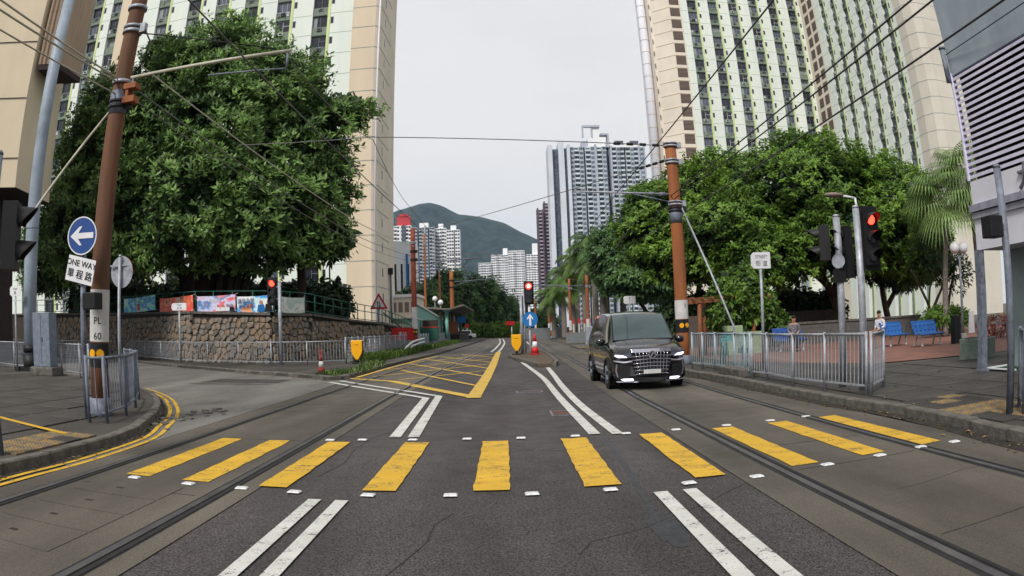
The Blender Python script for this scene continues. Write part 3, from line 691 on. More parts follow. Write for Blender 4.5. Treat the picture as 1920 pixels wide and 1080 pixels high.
obj('floor_joint', b, SHADE, t)['kind'] = 'stuff'
for z in rows2: link('louvre_panel', lme, t, (-6.3, -.04, z - 1.3)); link('louvre_panel', lme, t, (-3.2, -.04, z - 1.3))
# left tower
t = thing('residential_tower', 'pale green housing tower with broad tan corner behind the big banyan', 'apartment tower', (-80, 85, 0))
rowsL = [41.61 - 2.95 * k for k in range(-4, 13)]
residential(t, [x + 80 for x in (-70.6, -65.4, -61.6, -57.5, -48.3, -42.9, -38.3, -33.7, -28.8, -23.6)], 2.05, (0, 61.9), 0, 62, 0, 2.95, 13, rowsL)
b = MB(); b.box(61.9, -.35, 0, 64.9, 12, 62, 0); b.prism([(64.9, -.35), (65.55, .2), (65.75, 7.5), (65.75, 12), (64.9, 12)], 0, 62, 1); obj('tan_bay', b, [FACT, FACTL], t); b = MB(); b.box(24.6, -.4, 0, 28.0, 0, 62, 0); obj('tan_strip', b, FACT, t)
b = MB()
for z in rowsL: b.box(61.88, -.37, z + .42, 64.92, -.35, z + .50); b.bar((64.9, -.36, z + .46), (65.56, .2, z + .46), .05); b.bar((65.56, .2, z + .46), (65.76, 7.5, z + .46), .05)
obj('floor_joint', b, SHADE, t)['kind'] = 'stuff'
b = MB(); b.box(0, -.02, 0, .34, .12, 1.0); sw2 = b.mesh('stair_window', GLASSM)
for z in rowsL: link('stair_window', sw2, t, (65.66, 3.0, z - 1.2), PI / 2)
b = MB(); b.cyl((65.4, -.25, 0), (65.4, -.25, 60), .11, n=6); obj('drain_pipe', b, WPAINT, t)

def far_tower(name, lab, x0, x1, y, dep, h, floors, pat, wallm, glm, parts=(), z0=0, bandm=None, cat='apartment tower', grp=None, seed=1):
    """pat: one letter per bay - w window bay, b balcony bay, d deep dark slot, p plain pier, o oriel"""
    W_ = x1 - x0; t = thing(name, lab, cat, (x0, y, 0), 0, grp); R = random.Random(seed); wd = {'w': 1, 'b': 1.25, 'd': .5, 'p': .5, 'o': 1.1}
    tot = sum(wd[c] for c in pat); fh = (h - z0) / floors; u = 0; wl = MB(); wn = MB(); bk = MB(); gl = MB()
    for ch in pat:
        w = wd[ch] / tot * W_; a, c = u, u + w; u = c; hh = h - (R.choice((0, 0, 1.2, 2.4)) if ch in 'pd' else 0)
        if ch == 'd': wl.box(a, 3.2, z0, c, dep, hh - 2, 1); continue
        if ch == 'p': wl.box(a, -.5, z0, c, dep, hh + 1.2, 0); continue
        if ch == 'o': wl.box(a + w * .12, -1.1, z0, c - w * .12, 0, hh - .5, 0)
        wl.box(a, 0 if ch != 'b' else 1.5, z0, c, dep, hh, 0 if ch != 'b' else 2)
        y0 = {'w': 0, 'o': -1.1, 'b': 1.5}[ch]
        for k in range(floors):
            z = z0 + k * fh
            if ch == 'b':
                bk.box(a + w * .05, -.1, z - .1, c - w * .05, 1.5, z + .12); bk.box(a + w * .05, -.1, z + .12, c - w * .05, -.02, z + .12 + fh * .30)
                wn.box(a + w * .12, 1.42, z + fh * .14, c - w * .12, 1.5, z + fh * .82)
                if R.random() < .3: bk.box(a + w * .3, .1, z + .12, a + w * .6, .9, z + fh * .42)
            else:
                g0 = .16 if ch == 'o' else .11; wn.box(a + w * g0, y0 - .06, z + fh * .27, c - w * g0, y0, z + fh * .80)
    obj('wall', wl, [wallm, GLASSM, bandm or wallm], t)
    if wn.v: obj('window_rows', wn, glm, t)['kind'] = 'stuff'
    if bk.v: obj('balcony_rows', bk, bandm or wallm, t)['kind'] = 'stuff'
    for (nm, m, bx) in parts:
        for v in bx: q = MB(); q.box(*v); obj(nm, q, m, t)
    return t
far_tower('apartment_tower', 'tall grey and white tower with teal balconies and angular roof frame, middle of the picture', 38.5, 62, 420, 16, 104, 38, 'pwbwdbwpbod', DISTG, DGLB, bandm=mat('balcony_blue_grey', (.56, .62, .66), .6, var=.1, scale=.1),
    parts=[('end_fin', mat('fin_pale', (.58, .61, .68), .8, var=.06, scale=.1), [(-11.6, -1, 0, -9.0, 18, 105), (-5.6, -2.5, 0, -2.4, 14, 106.5), (-.8, -2.5, 0, 1.0, 14, 104)]), ('dark_recess', GLASSM, [(-9.0, 2, 0, -5.6, 16, 103), (-2.4, 0, 0, -.8, 14, 103)]),
           ('roof_block', DISTW, [(12.2, 2, 104.2, 22.5, 12, 110), (15, 2, 110, 19, 10, 117)]), ('roof_frame', DISTG, [(8.5, 3, 104.2, 12.2, 10, 108), (22.6, 3, 104.2, 25.5, 10, 107.5), (9, 1, 116, 19.5, 3, 117.3), (14.4, 1.5, 110, 15, 3, 116), (9, 1, 110, 9.8, 3, 116), (20, 4, 112, 25, 9, 113), (24, 4, 104.4, 25, 9, 112)])])
far_tower('apartment_tower', 'tall grey tower wing with roof crown, beside the one with angular roof frame', 62.6, 83.2, 417, 16, 102.5, 37, 'pbobdbwbpop', DISTG, DGLB, bandm=mat('balcony_blue_grey', (.56, .62, .66), .6),
    parts=[('parapet', DISTW, [(0, 0, 102.7, 20.6, 14, 104.6)]), ('roof_block', GLASSM, [(3, -.5, 104.7, 8, 6, 106.5), (12, -.5, 104.7, 17, 6, 106.5)])])
far_tower('apartment_tower', 'slim dark mauve tower with curved balconies beside the tall grey tower', 27.8, 33.0, 600, 16, 96, 33, 'pbp', DISTP, GLASSD, bandm=DISTL)
far_tower('apartment_tower', 'dark mauve tower shaft half hidden behind the tall grey tower', 33.6, 38.4, 604, 16, 102, 35, 'pbp', DISTP, GLASSD, bandm=DISTL)
# distant white estate in the centre
for (lab, a0, a1, el, yy, fl, by, ex) in (
    ('low white curved tower under the mountain slope in the distant estate', -1.93, -.95, .0884, 900, 27, 3, None), ('white tower with stepped roof in the distant estate', -.95, .35, .0985, 905, 31, 5, ((-.05, .30), .1071)),
    ('broad white tower with bay windows in the distant estate', .35, 1.62, .1029, 900, 32, 5, ((.38, 1.6), .1035)), ('white tower with tall lift shaft beside the dark mauve tower in the distant estate', 1.62, 2.68, .0976, 903, 31, 4, ((2.2, 2.62), .1124))):
    x0, x1 = yy * math.tan(math.radians(a0)), yy * math.tan(math.radians(a1)); h = el * yy + 1.4
    pr = [('roof_block', DISTW, [(yy * math.tan(math.radians(ex[0][0])) - x0, 3, h + .1, yy * math.tan(math.radians(ex[0][1])) - x0, 12, ex[1] * yy + 1.4)])] if ex else []
    far_tower('white_tower', lab, x0, x1 - .3, yy, 14, h, fl, {3: 'wbbwb', 5: 'wwobwwow', 4: 'wwoww'}[by], DISTW, DGL, seed=fl, parts=pr, grp='distant white estate')
for (lab, a0, a1, el, yy, fl, by, wm, ex) in (
    ('white tower with red roof crown and dark central stripe beside the tan tower', -8.9, -7.0, .1425, 560, 28, 5, DISTW, None),
    ('grey stepped tower between the red crowned tower and the white one', -6.9, -5.2, .139, 640, 30, 5, DISTG, None), ('narrow pale grey tower behind the thin brown mast', -5.2, -4.3, .137, 650, 30, 3, DISTW, None), ('white tower with dark window strip standing apart from the red crowned tower', -4.3, -3.27, .134, 640, 30, 4, DISTW, None)):
    x0, x1 = yy * math.tan(math.radians(a0)), yy * math.tan(math.radians(a1)); h = el * yy + 1.4; W_ = x1 - x0
    pr = [('roof_crown', mat('crown_red', (.50, .05, .06), .7), [(W_ * .40, 2, h + .2, W_ * .95, 10, h + 7), (W_ * .5, 1.5, h + 7.1, W_ * .86, 9, h + 9)]), ('dark_stripe', GLASSM, [(W_ * .62, -.6, 0, W_ * .78, 0, h)])] if wm is DISTW and fl == 28 else [('roof_block', DISTW, [(W_ * .3, 2, h + .1, W_ * .7, 8, h + 4)])]
    far_tower('distant_tower', lab, x0, x1 - .3, yy, 14, h, fl, {5: 'wodbwpwdbw', 3: 'bwobw', 4: 'wwwdww'}[by], wm, DGL, seed=fl + by, parts=pr)
# pale building and shop block beyond the left tower
t = thing('pale_hall_building', 'plain pale building with three tall slot windows beyond the tan tower', 'building', (-22.8, 150, 0))
b = MB(); b.box(0, 0, 0, 4.6, 10, 19.5); obj('wall', b, DISTW, t)
for i in range(3): b = MB(); b.box(.8 + i * 1.3, -.05, 9.5, 1.2 + i * 1.3, .0, 15); obj('window', b, GLASSD, t)
b = MB(); b.box(3.2, -.3, 0, 3.6, -.05, 17); obj('blue_sign_strip', b, BLUEB, t)
t = thing('shop_block', 'low cream shop block with shuttered windows between the tan tower and the first track mast', 'building', (-15.6, 96, 1.6))
b = MB(); b.box(0, 0, 0, 4.4, 8, 4.2); obj('wall', b, FACTL, t); b = MB(); b.box(-.2, -.3, 4.22, 4.6, 8.2, 4.6); obj('roof', b, DISTW, t)
for i in range(5): b = MB(); b.box(.3 + i * .82, -.06, 2.3, .85 + i * .82, -.0, 3.6); obj('window', b, LOUV, t)
b = MB(); b.box(0, -1.2, 1.5, 4.4, 0, 1.7); obj('canopy', b, FACTL, t)

# terrace ground above the stone wall
b = MB(); n = len(WALLP); top = [(x, y + .35, z - .06) for x, y, z in WALLP]; back = [(x * 1.0 - 3 if i > 5 else x - (0 if i == 0 else 4), max(y + 70, 110), z) for i, (x, y, z) in enumerate(top)]
for i in range(n - 1): b.face([top[i], top[i + 1], back[i + 1], back[i]])
struct('terrace_ground', b, GROUND)

# ================================================================== STONE WALL
wall = thing('stone_wall', 'rough brown rubble retaining wall under the banners, behind the far left railing', 'retaining wall')
b = MB()
for (a, c) in zip(WALLP, WALLP[1:]):
    b.face([(a[0], a[1], 0), (c[0], c[1], 0), (c[0], c[1], c[2] - .08), (a[0], a[1], a[2] - .08)])
    b.face([(a[0], a[1], a[2] - .08), (c[0], c[1], c[2] - .08), (c[0], c[1] + .5, c[2] - .08), (a[0], a[1] + .5, a[2] - .08)])
obj('mortar_bed', b, MORTAR, wall)
b = MB()
for (a, c) in zip(WALLP, WALLP[1:]):
    d = (Vector(c) - Vector(a)); nrm = Vector((d.y, -d.x, 0)).normalized() * .16
    p, q = Vector(a), Vector(c)
    vs = [p + nrm, q + nrm, q - nrm, p - nrm]; vs = [v + Vector((0, 0, -.08)) for v in vs] + [v + Vector((0, 0, .04)) for v in vs]
    b.add(vs, [(4, 5, 6, 7), (0, 1, 5, 4), (2, 3, 7, 6)])
obj('coping', b, KERB, wall)
def vor(w, h, s, rng):
    """voronoi cells of jittered seeds clipped to a w x h rectangle"""
    nx, ny = max(1, round(w / s)), max(1, round(h / (s * .82))); sx, sy = w / nx, h / ny; P = {}
    for i in range(-1, nx + 1):
        for j in range(-1, ny + 1): P[i, j] = ((i + .5 + rng.uniform(-.42, .42) + (.25 if j % 2 else -.25)) * sx, (j + .5 + rng.uniform(-.38, .38)) * sy)
    for i in range(nx):
        for j in range(ny):
            px, py = P[i, j]; poly = [(px - 2 * s, py - 2 * s), (px + 2 * s, py - 2 * s), (px + 2 * s, py + 2 * s), (px - 2 * s, py + 2 * s)]
            for di in (-2, -1, 0, 1, 2):
                for dj in (-2, -1, 0, 1, 2):
                    q = P.get((i + di, j + dj))
                    if q is None or (di == 0 and dj == 0): continue
                    mx_, my_ = (px + q[0]) / 2, (py + q[1]) / 2; nx_, ny_ = q[0] - px, q[1] - py; o = []
                    for k in range(len(poly)):
                        A, B_ = poly[k], poly[(k + 1) % len(poly)]
                        da = (A[0] - mx_) * nx_ + (A[1] - my_) * ny_; db = (B_[0] - mx_) * nx_ + (B_[1] - my_) * ny_
                        if da <= 0: o.append(A)
                        if da * db < 0: t = da / (da - db); o.append((A[0] + (B_[0] - A[0]) * t, A[1] + (B_[1] - A[1]) * t))
                    poly = o
                    if len(poly) < 3: break
                if len(poly) < 3: break
            if len(poly) >= 3:
                poly = [(min(max(x, 0), w), min(max(y, 0), h)) for x, y in poly]
                yield poly
def stone(mb, poly, T, rng, mi=0, org=None):
    cx = sum(p[0] for p in poly) / len(poly); cy = sum(p[1] for p in poly) / len(poly)
    if org: cx0, cy0 = cx, cy
    # drop tiny edges, inset, round
    pts = []
    for k, p in enumerate(poly):
        q = poly[(k + 1) % len(poly)]
        if math.hypot(q[0] - p[0], q[1] - p[1]) < .05: continue
        pts.append(((p[0] * .9 + q[0] * .1), (p[1] * .9 + q[1] * .1))); pts.append(((p[0] * .1 + q[0] * .9), (p[1] * .1 + q[1] * .9)))
    if len(pts) < 4: return False
    r = max(math.hypot(x - cx, y - cy) for x, y in pts); f = 1 - .020 / max(r, .08)
    d = rng.uniform(.05, .15); n = len(pts); vs = []
    for sc, dep in ((f, .0), (f * .97, -d * .7), (f * .86, -d)):
        vs += [T @ Vector((cx + (x - cx) * sc, dep + rng.uniform(-.01, .01) * (dep < 0), cy + (y - cy) * sc)) for x, y in pts]
    mb.add(vs, [tuple(2 * n + i for i in range(n))] + [(k * n + i, k * n + (i + 1) % n, (k + 1) * n + (i + 1) % n, (k + 1) * n + i) for k in (0, 1) for i in range(n)], mi)
    return True
rng = random.Random(21); count = 0; rest = MB()
for si, (a, c) in enumerate(zip(WALLP, WALLP[1:])):
    if si in (0,): continue
    d = Vector((c[0] - a[0], c[1] - a[1])); w = d.length; h = min(a[2], c[2]) - .1; rz = math.atan2(d.y, d.x)
    T = TR(a[0], a[1], 0, rz); near = si in (2, 3, 4, 5, 6)
    for poly in vor(w, h, .36 if near else .46, rng):
        cx = sum(p[0] for p in poly) / len(poly); cz = sum(p[1] for p in poly) / len(poly)
        if near and count < 300 and cz > .75 and not (si == 2 and cx < 3.5) and True:
            mb = MB(); k = rng.choice((0, 0, 1, 1, 2, 3)); P2 = [(x - cx, z - cz) for x, z in poly]
            if stone(mb, P2, Matrix.Identity(4), rng): p = T @ Vector((cx, 0, cz)); obj('stone', mb, STONE[k], wall, p, rz); count += 1
        else: stone(rest, poly, T, rng, rng.choice((0, 0, 1, 1, 2, 3)))
if rest.v: obj('stones', rest, STONE, wall)['kind'] = 'stuff'

# ================================================================== FOLIAGE
def leaves(name, blobs, n, m, parent, seed, size=.16, per=6, wid=.34, spread=.22, droop=.15, shell=.62, back=.45, up=.35, gap=.0, tone=(0, 1), lumps=.28, lscale=.5, spots=0):
    """leaf sprays (rosettes of diamond leaves) scattered through a crown made of overlapping lobes"""
    R = np.random.RandomState(seed); bl = np.array(blobs, float); area = (bl[:, 3] * bl[:, 4] + bl[:, 4] * bl[:, 5] + bl[:, 3] * bl[:, 5]); k = R.choice(len(bl), n, p=area / area.sum())
    d = R.normal(size=(n, 3)); d /= np.linalg.norm(d, axis=1)[:, None]
    flip = (d[:, 1] > .25) & (R.rand(n) < back); d[flip, 1] *= -1
    rad = shell + (1 - shell) * R.rand(n) ** .6
    bump = np.array([noise.noise(Vector((float(a[0] * 2.1 + q * 1.7), float(a[1] * 2.1), float(a[2] * 2.1 + q)))) for a, q in zip(d, k)])
    bump2 = np.array([noise.noise(Vector((float(a[0] * 6 + q), float(a[1] * 6 + 5), float(a[2] * 6)))) for a, q in zip(d, k)])
    rad = rad * (1 + lumps * bump + lumps * .55 * bump2)
    p = bl[k, :3] + d * bl[k, 3:6] * rad[:, None]
    # keep out of the deep inside of other lobes
    ins = np.zeros(n, bool)
    for b_ in bl: ins |= (((p - b_[:3]) / (b_[3:6] * .55)) ** 2).sum(1) < 1
    keep = ~ins | (R.rand(n) < .25)
    if gap: keep &= np.array([noise.noise(Vector((float(a[0] * lscale), float(a[1] * lscale), float(a[2] * lscale)))) > -gap for a in p])
    p, d, bump, bump2 = p[keep], d[keep], bump[keep], bump2[keep]; n = len(p)
    ax = d + np.array([0, 0, up]) + R.normal(scale=.25, size=(n, 3)); ax /= np.linalg.norm(ax, axis=1)[:, None]
    ref = np.where(np.abs(ax[:, 2:3]) < .9, np.array([[0, 0, 1.]]), np.array([[1., 0, 0]])); x = np.cross(ax, ref); x /= np.linalg.norm(x, axis=1)[:, None]; y = np.cross(ax, x)
    base = np.clip(.40 + .5 * bump + .35 * bump2 + R.normal(scale=.14, size=n) + spots * (R.rand(n) < .22) * R.rand(n), 0, 1); base = tone[0] + base * (tone[1] - tone[0])
    V, T = [], []
    ph = R.rand(n) * 6.28
    for j in range(per):
        a = ph + 2 * PI * j / per + R.normal(scale=.25, size=n); tilt = R.uniform(.25, .75, n)
        dr = (np.cos(a)[:, None] * x + np.sin(a)[:, None] * y) * np.cos(tilt)[:, None] + ax * np.sin(tilt)[:, None]
        sd_ = np.cross(dr, ax); sd_ /= np.linalg.norm(sd_, axis=1)[:, None]; ln = size * R.uniform(.65, 1.25, n)[:, None]; wd = ln * wid
        o = p + R.normal(scale=size * .25, size=(n, 3)); tip = o + dr * ln; tip[:, 2] -= droop * ln[:, 0]; mid = o + dr * ln * .5 + ax * ln * .06
        V.append(np.stack([o, mid + sd_ * wd * .5, tip, mid - sd_ * wd * .5], 1)); T.append(np.repeat(np.clip(base + R.normal(scale=.1, size=n), 0, 1), 4))
    V = np.concatenate(V).reshape(-1, 3); T = np.concatenate(T); nf = len(V) // 4
    me = bpy.data.meshes.new(name); me.vertices.add(len(V)); me.vertices.foreach_set('co', V.ravel()); me.loops.add(nf * 4); me.loops.foreach_set('vertex_index', np.arange(nf * 4, dtype=np.int32))
    me.polygons.add(nf); me.polygons.foreach_set('loop_start', np.arange(0, nf * 4, 4, dtype=np.int32)); me.polygons.foreach_set('loop_total', np.full(nf, 4, np.int32))
    at = me.attributes.new('tone', 'FLOAT', 'POINT'); at.data.foreach_set('value', T.astype(np.float32)); me.materials.append(m); me.update(); me.validate()
    return link(name, me, parent)
def limbs(parent, segs, m=BARK, name='trunk'):
    b = MB()
    for pts, r in segs:
        P = smooth_path([Vector(q) for q in pts], 4); k = len(P); b.tube(P, [r[0] + (r[1] - r[0]) * i / (k - 1) for i in range(k)], 8)
    return obj(name, b, m, parent)
# ---- banyan
t = thing('banyan_tree', 'huge dense glossy leaved banyan on the terrace above the stone wall', 'tree', (-17, 38.5, 2.5))
blobs = [(0, 0, 9.4, 7.6, 6, 6.4), (-6.6, .5, 8.8, 4.9, 4.6, 5.8), (5.6, .2, 8.6, 3.7, 4.2, 4.5), (.6, 0, 13.8, 4.4, 4.2, 3.3), (4.4, 0, 12.0, 3.7, 3.8, 3.0), (-6.0, 0, 12.6, 3.8, 4, 3.1), (-9.6, 0, 6.0, 2.6, 3, 3.8), (7.3, 0, 6.4, 1.9, 2.8, 3.2), (-1, -3.4, 6.0, 6.4, 3.2, 3.7), (4.2, -2.6, 5.2, 3.6, 2.6, 2.7), (8.4, 0, 10.9, 2.1, 1.8, .8), (-3.4, 0, 15.8, 1.7, 2.0, 1.4), (1.2, 0, 16.6, 1.3, 1.5, 1.2), (-6.2, -2.8, 5.4, 4.6, 2.8, 3.1), (8.0, 0, 3.9, 1.1, 1.6, 1.2), (-9.2, 0, 10.6, 2.2, 2, 1.5), (4.6, -1.2, 3.3, 2.6, 1.4, 1.3), (-4.8, -1.5, 3.3, 3.4, 1.4, 1.3), (7.2, -.6, 4.0, 1.2, 1.2, 1.5)]
leaves('crown', blobs, 23000, LBAN, t, 5, size=.37, per=8, wid=.36, lumps=.34, shell=.66, back=.85, spots=.7, gap=.15, lscale=.9, up=.75, droop=-.02)
leaves('inner_crown', [(x, y + .3, z, a * .72, b_ * .74, c * .72) for x, y, z, a, b_, c in blobs], 7000, LDRK, t, 6, size=.55, per=6, wid=.5, lumps=.1, shell=.8, back=.6, tone=(0, .5))  # inner leaves coloured dark to stand for shade inside the crown
r_ = random.Random(9); segs = []
for i in range(64):
    x, y = 1.2 + r_.gauss(0, 1.1), r_.gauss(0, .8); segs.append(([(x, y, -.2), (x + r_.uniform(-.1, .1), y, 1.6), (x * 1.5 + r_.uniform(-.4, .4), y * 1.2, 4.6)], (r_.uniform(.06, .26), r_.uniform(.05, .15))))
segs += [([(0, 0, -.2), (.2, 0, 3), (1.5, 0, 7)], (1.2, .6)), ([(.6, 0, 2), (4.5, 0, 5), (7, 0, 8)], (.5, .15)), ([(-.6, 0, 2), (-4.5, 0, 5), (-8, 0, 8)], (.5, .15)), ([(6.3, 0, -.2), (6.2, .1, 2.2), (6.2, 0, 5)], (.30, .16))]
limbs(t, segs, BARKR)
def tree(lab, loc, blobs, n, m, seed, segs, size=.3, grp=None, inner=None, cat='tree', nm='tree', **kw):
    t = thing(nm, lab, cat, loc, 0, grp); leaves('crown', blobs, n, m, t, seed, size=size, **kw)
    if inner: leaves('inner_crown', [(x, y + .3, z, a * .75, b_ * .75, c * .75) for x, y, z, a, b_, c in blobs], inner, LDRK, t, seed + 1, size=size * 1.9, per=5, wid=.55, shell=.8, lumps=.1, tone=(0, .35))  # shade inside the crown is put into these dark leaf tones
    limbs(t, segs); return t
# ---- park trees on the right
tree('broad spreading feathery tree with a bent brown trunk, above the railing beside the traffic signals', (16.9, 35, .1),
     [(-1.6, 0, 7.6, 5.0, 4.5, 2.9), (2.4, 0, 6.9, 4.4, 4.5, 2.7), (-1.2, 0, 9.0, 2.6, 3.0, 1.7), (1.8, 0, 8.3, 2.6, 3.0, 1.3), (-5.3, 0, 5.6, 3.2, 3.6, 2.2), (5.6, 0, 5.2, 2.2, 3, 2.6), (0, -2.6, 5.0, 4.4, 2.6, 1.9), (4.4, -2, 4.4, 2.8, 2.4, 1.9), (-4.5, -2.4, 4.0, 2.6, 2, 1.3)], 15000, LTRE, 31,
     [([(0, 0, 0), (.15, 0, 1.2), (-.1, 0, 2.5), (-1.4, 0, 3.6), (-3.6, 0, 4.6)], (.34, .14)), ([(-.1, 0, 2.3), (.8, 0, 4.0), (2.5, 0, 6)], (.26, .1)), ([(.1, .3, 2), (-.8, .5, 4.5), (-1, .5, 7)], (.22, .08))], size=.26, inner=3200, per=7, wid=.42, lumps=.30, shell=.70, up=1.0, back=.8, spots=.5, gap=.16, lscale=1.1)
tree('yellow green feathery tree between the brown mast and the broad park tree', (10.6, 41, .1),
     [(0, 0, 7.4, 3.4, 3.4, 2.9), (2.2, 0, 6.4, 3.2, 3, 2.7), (-2.2, 0, 6.6, 2.3, 3, 2.6), (1.4, 0, 9.2, 2.4, 2.4, 1.8), (-.4, -2, 4.8, 3.2, 2.4, 1.6)], 7600, LTRE, 33,
     [([(0, 0, 0), (.1, 0, 2), (.6, 0, 5.4)], (.24, .1)), ([(0, 0, 1.6), (-.9, 0, 3.4), (-1.8, 0, 5.6)], (.18, .07))], size=.28, inner=1600, per=7, wid=.42, shell=.66, up=1.0, back=.8, spots=.5, gap=.16, lscale=1.1)
tree('dark spreading tree further up the road behind the van, with a low forked trunk', (11.8, 60, .1),
     [(0, 0, 7.4, 3.6, 4, 3.2), (-2.6, 0, 6.6, 2.4, 3, 3.0), (2.6, 0, 9.4, 3.2, 4, 3.4), (.6, 0, 10.6, 2.6, 3, 2.2), (-.4, -2, 4.6, 3.2, 2.6, 1.6)], 6500, LFAR, 35,
     [([(0, 0, 0), (-.2, 0, 1.6), (-1.4, 0, 4)], (.4, .15)), ([(-.1, 0, 1.2), (1.2, 0, 3), (2, 0, 6)], (.3, .12))], size=.36, inner=1600, per=6, wid=.45, shell=.7, back=.8)
tree('dark green tree at the back of the plaza behind the low grey wall', (24.2, 41, .1),
     [(0, 0, 5.6, 2.6, 2.6, 2.6), (-3.0, 0, 6.6, 3, 3, 2.9), (1.0, 0, 4.6, 2.2, 2.2, 1.9)], 5200, LDRK, 37, [([(0, 0, 0), (-.6, 0, 2.4), (-1, 0, 6)], (.28, .12)), ([(-.3, 0, 1.6), (1.4, 0, 4), (1.8, 0, 6)], (.2, .08))], size=.32, inner=1300, shell=.7, tone=(.1, 1))
t = thing('bare_branched_tree', 'thin leaning tree with few leaves behind the fan palm and globe lamps', 'tree', (20.6, 30, .1))
leaves('crown', [(0, 0, 3.8, 2.0, 1.4, 1.2), (1.4, 0, 3.0, 1.2, 1, 1)], 420, LDRK, t, 39, size=.26, per=5, gap=.1)
limbs(t, [([(-.2, 0, 0), (-.4, 0, 1.4), (-1.5, 0, 3.2)], (.12, .05)), ([(-.3, 0, 1.0), (.5, 0, 2.2), (1.6, 0, 3.4)], (.10, .04)), ([(.9, 0, 0), (1.0, 0, 1.6), (1.7, 0, 3.6)], (.11, .05)), ([(-.4, 0, 1.5), (-.2, 0, 2.6), (.4, 0, 4)], (.06, .03)), ([(1, 0, 1.4), (.6, 0, 2.4), (.1, 0, 3.2)], (.05, .02))])
tree('leafy shrub climbing over the pergola beside the brown mast', (8.9, 27.5, .1), [(0, 0, 2.3, 1.15, .9, .85), (.7, 0, 1.7, .9, .8, .7), (-.8, -.2, 1.6, .7, .6, .6), (.3, 0, 2.9, .7, .6, .45), (1.5, 0, 1.0, .55, .5, .7)], 1500, LTRE, 41, [([(0, 0, 0), (0, 0, 1), (.2, 0, 2)], (.07, .03)), ([(1.5, 0, 0), (1.5, 0, 1)], (.05, .03))], size=.22, inner=300, cat='shrub', nm='shrub', per=6, wid=.5, back=.8, tone=(0, .8))
tree('low green bush behind the empty blue bench', (19.4, 27.6, .1), [(0, 0, .9, 1.3, .6, .5), (.9, 0, .8, .8, .5, .45)], 650, LTRE, 43, [([(0, 0, 0), (0, 0, .6)], (.05, .03))], size=.2, cat='bush', nm='bush', per=6)
# ---- far trees up the road (left of the carriageway)
FT = [(-15.0, 132, 5.6, 9.6, 'tall dark tree behind the dark red mast'), (-10.2, 134, 4.2, 12.6, 'pointed dark green tree over the tram shelter'), (-5.0, 140, 5.2, 11.6, 'rounded tree rising beyond the mast at the tram platform'), (-.6, 150, 4.0, 7.8, 'low dark tree at the end of the far tree row under the white estate'), (4.0, 165, 4, 5.2, 'small dark tree beyond the centre signal'),
      (-22.5, 120, 4.4, 6.6, 'thin green tree in front of the pale hall building'), (6.2, 150, 3.2, 4.6, 'small bush-like tree beside the row of palms')]
for i, (x, y, r, h, lab) in enumerate(FT):
    tree(lab, (x, y, .1), [(0, 0, h * .62, r, r * .8, h * .36), (-r * .5, 0, h * .5, r * .7, r * .6, h * .34), (r * .5, 0, h * .48, r * .7, r * .6, h * .32), (0, -r * .4, h * .36, r * .8, r * .5, h * .25)], 2600 if h > 7 else 1300, LFAR, 60 + i * 2, [([(0, 0, 0), (.3, 0, h * .6)], (.35, .15))], size=.62, inner=500, grp=None, per=5, wid=.5, shell=.68, back=.85, lumps=.45)
for i, (x, y, w) in enumerate(((-3.6, 122, 3.4), (.4, 124, 3.4))):
    tree('clipped green hedge mound at the end of the road, %s' % ('half by the platform' if i == 0 else 'half by the centre signal'), (x, y, .0), [(-w * .4, 0, 1.3, w * .5, .8, 1.2), (w * .3, 0, 1.2, w * .5, .8, 1.1)], 900, LTRE, 90 + i, [([(0, 0, 0), (0, 0, 1)], (.2, .1))], size=.4, cat='hedge', nm='hedge', per=6)
# trees behind the left terrace
for i, (x, y, r, h, lab) in enumerate(((-33, 47, 5, 9.5, 'dark tree mass under the cream building behind the thick grey column'), (-27.5, 44, 3.2, 15.5, 'thin leaved tree rising between the grey pole and the brown mast'))):
    tree(lab, (x, y, 2.6), [(0, 0, h * .6, r, r * .8, h * .34), (-r * .5, 0, h * .5, r * .7, r * .7, h * .3), (r * .4, 0, h * .75, r * .6, r * .6, h * .22)], 2300 if i == 0 else 1500, LBAN if i == 0 else LTRE, 110 + i * 3, [([(0, 0, 0), (.3, 0, h * .6)], (.35, .15))], size=.42, inner=500 if i == 0 else None, per=6, shell=.65, gap=.05 if i else 0, tone=(0, .8) if i == 0 else (.3, 1))

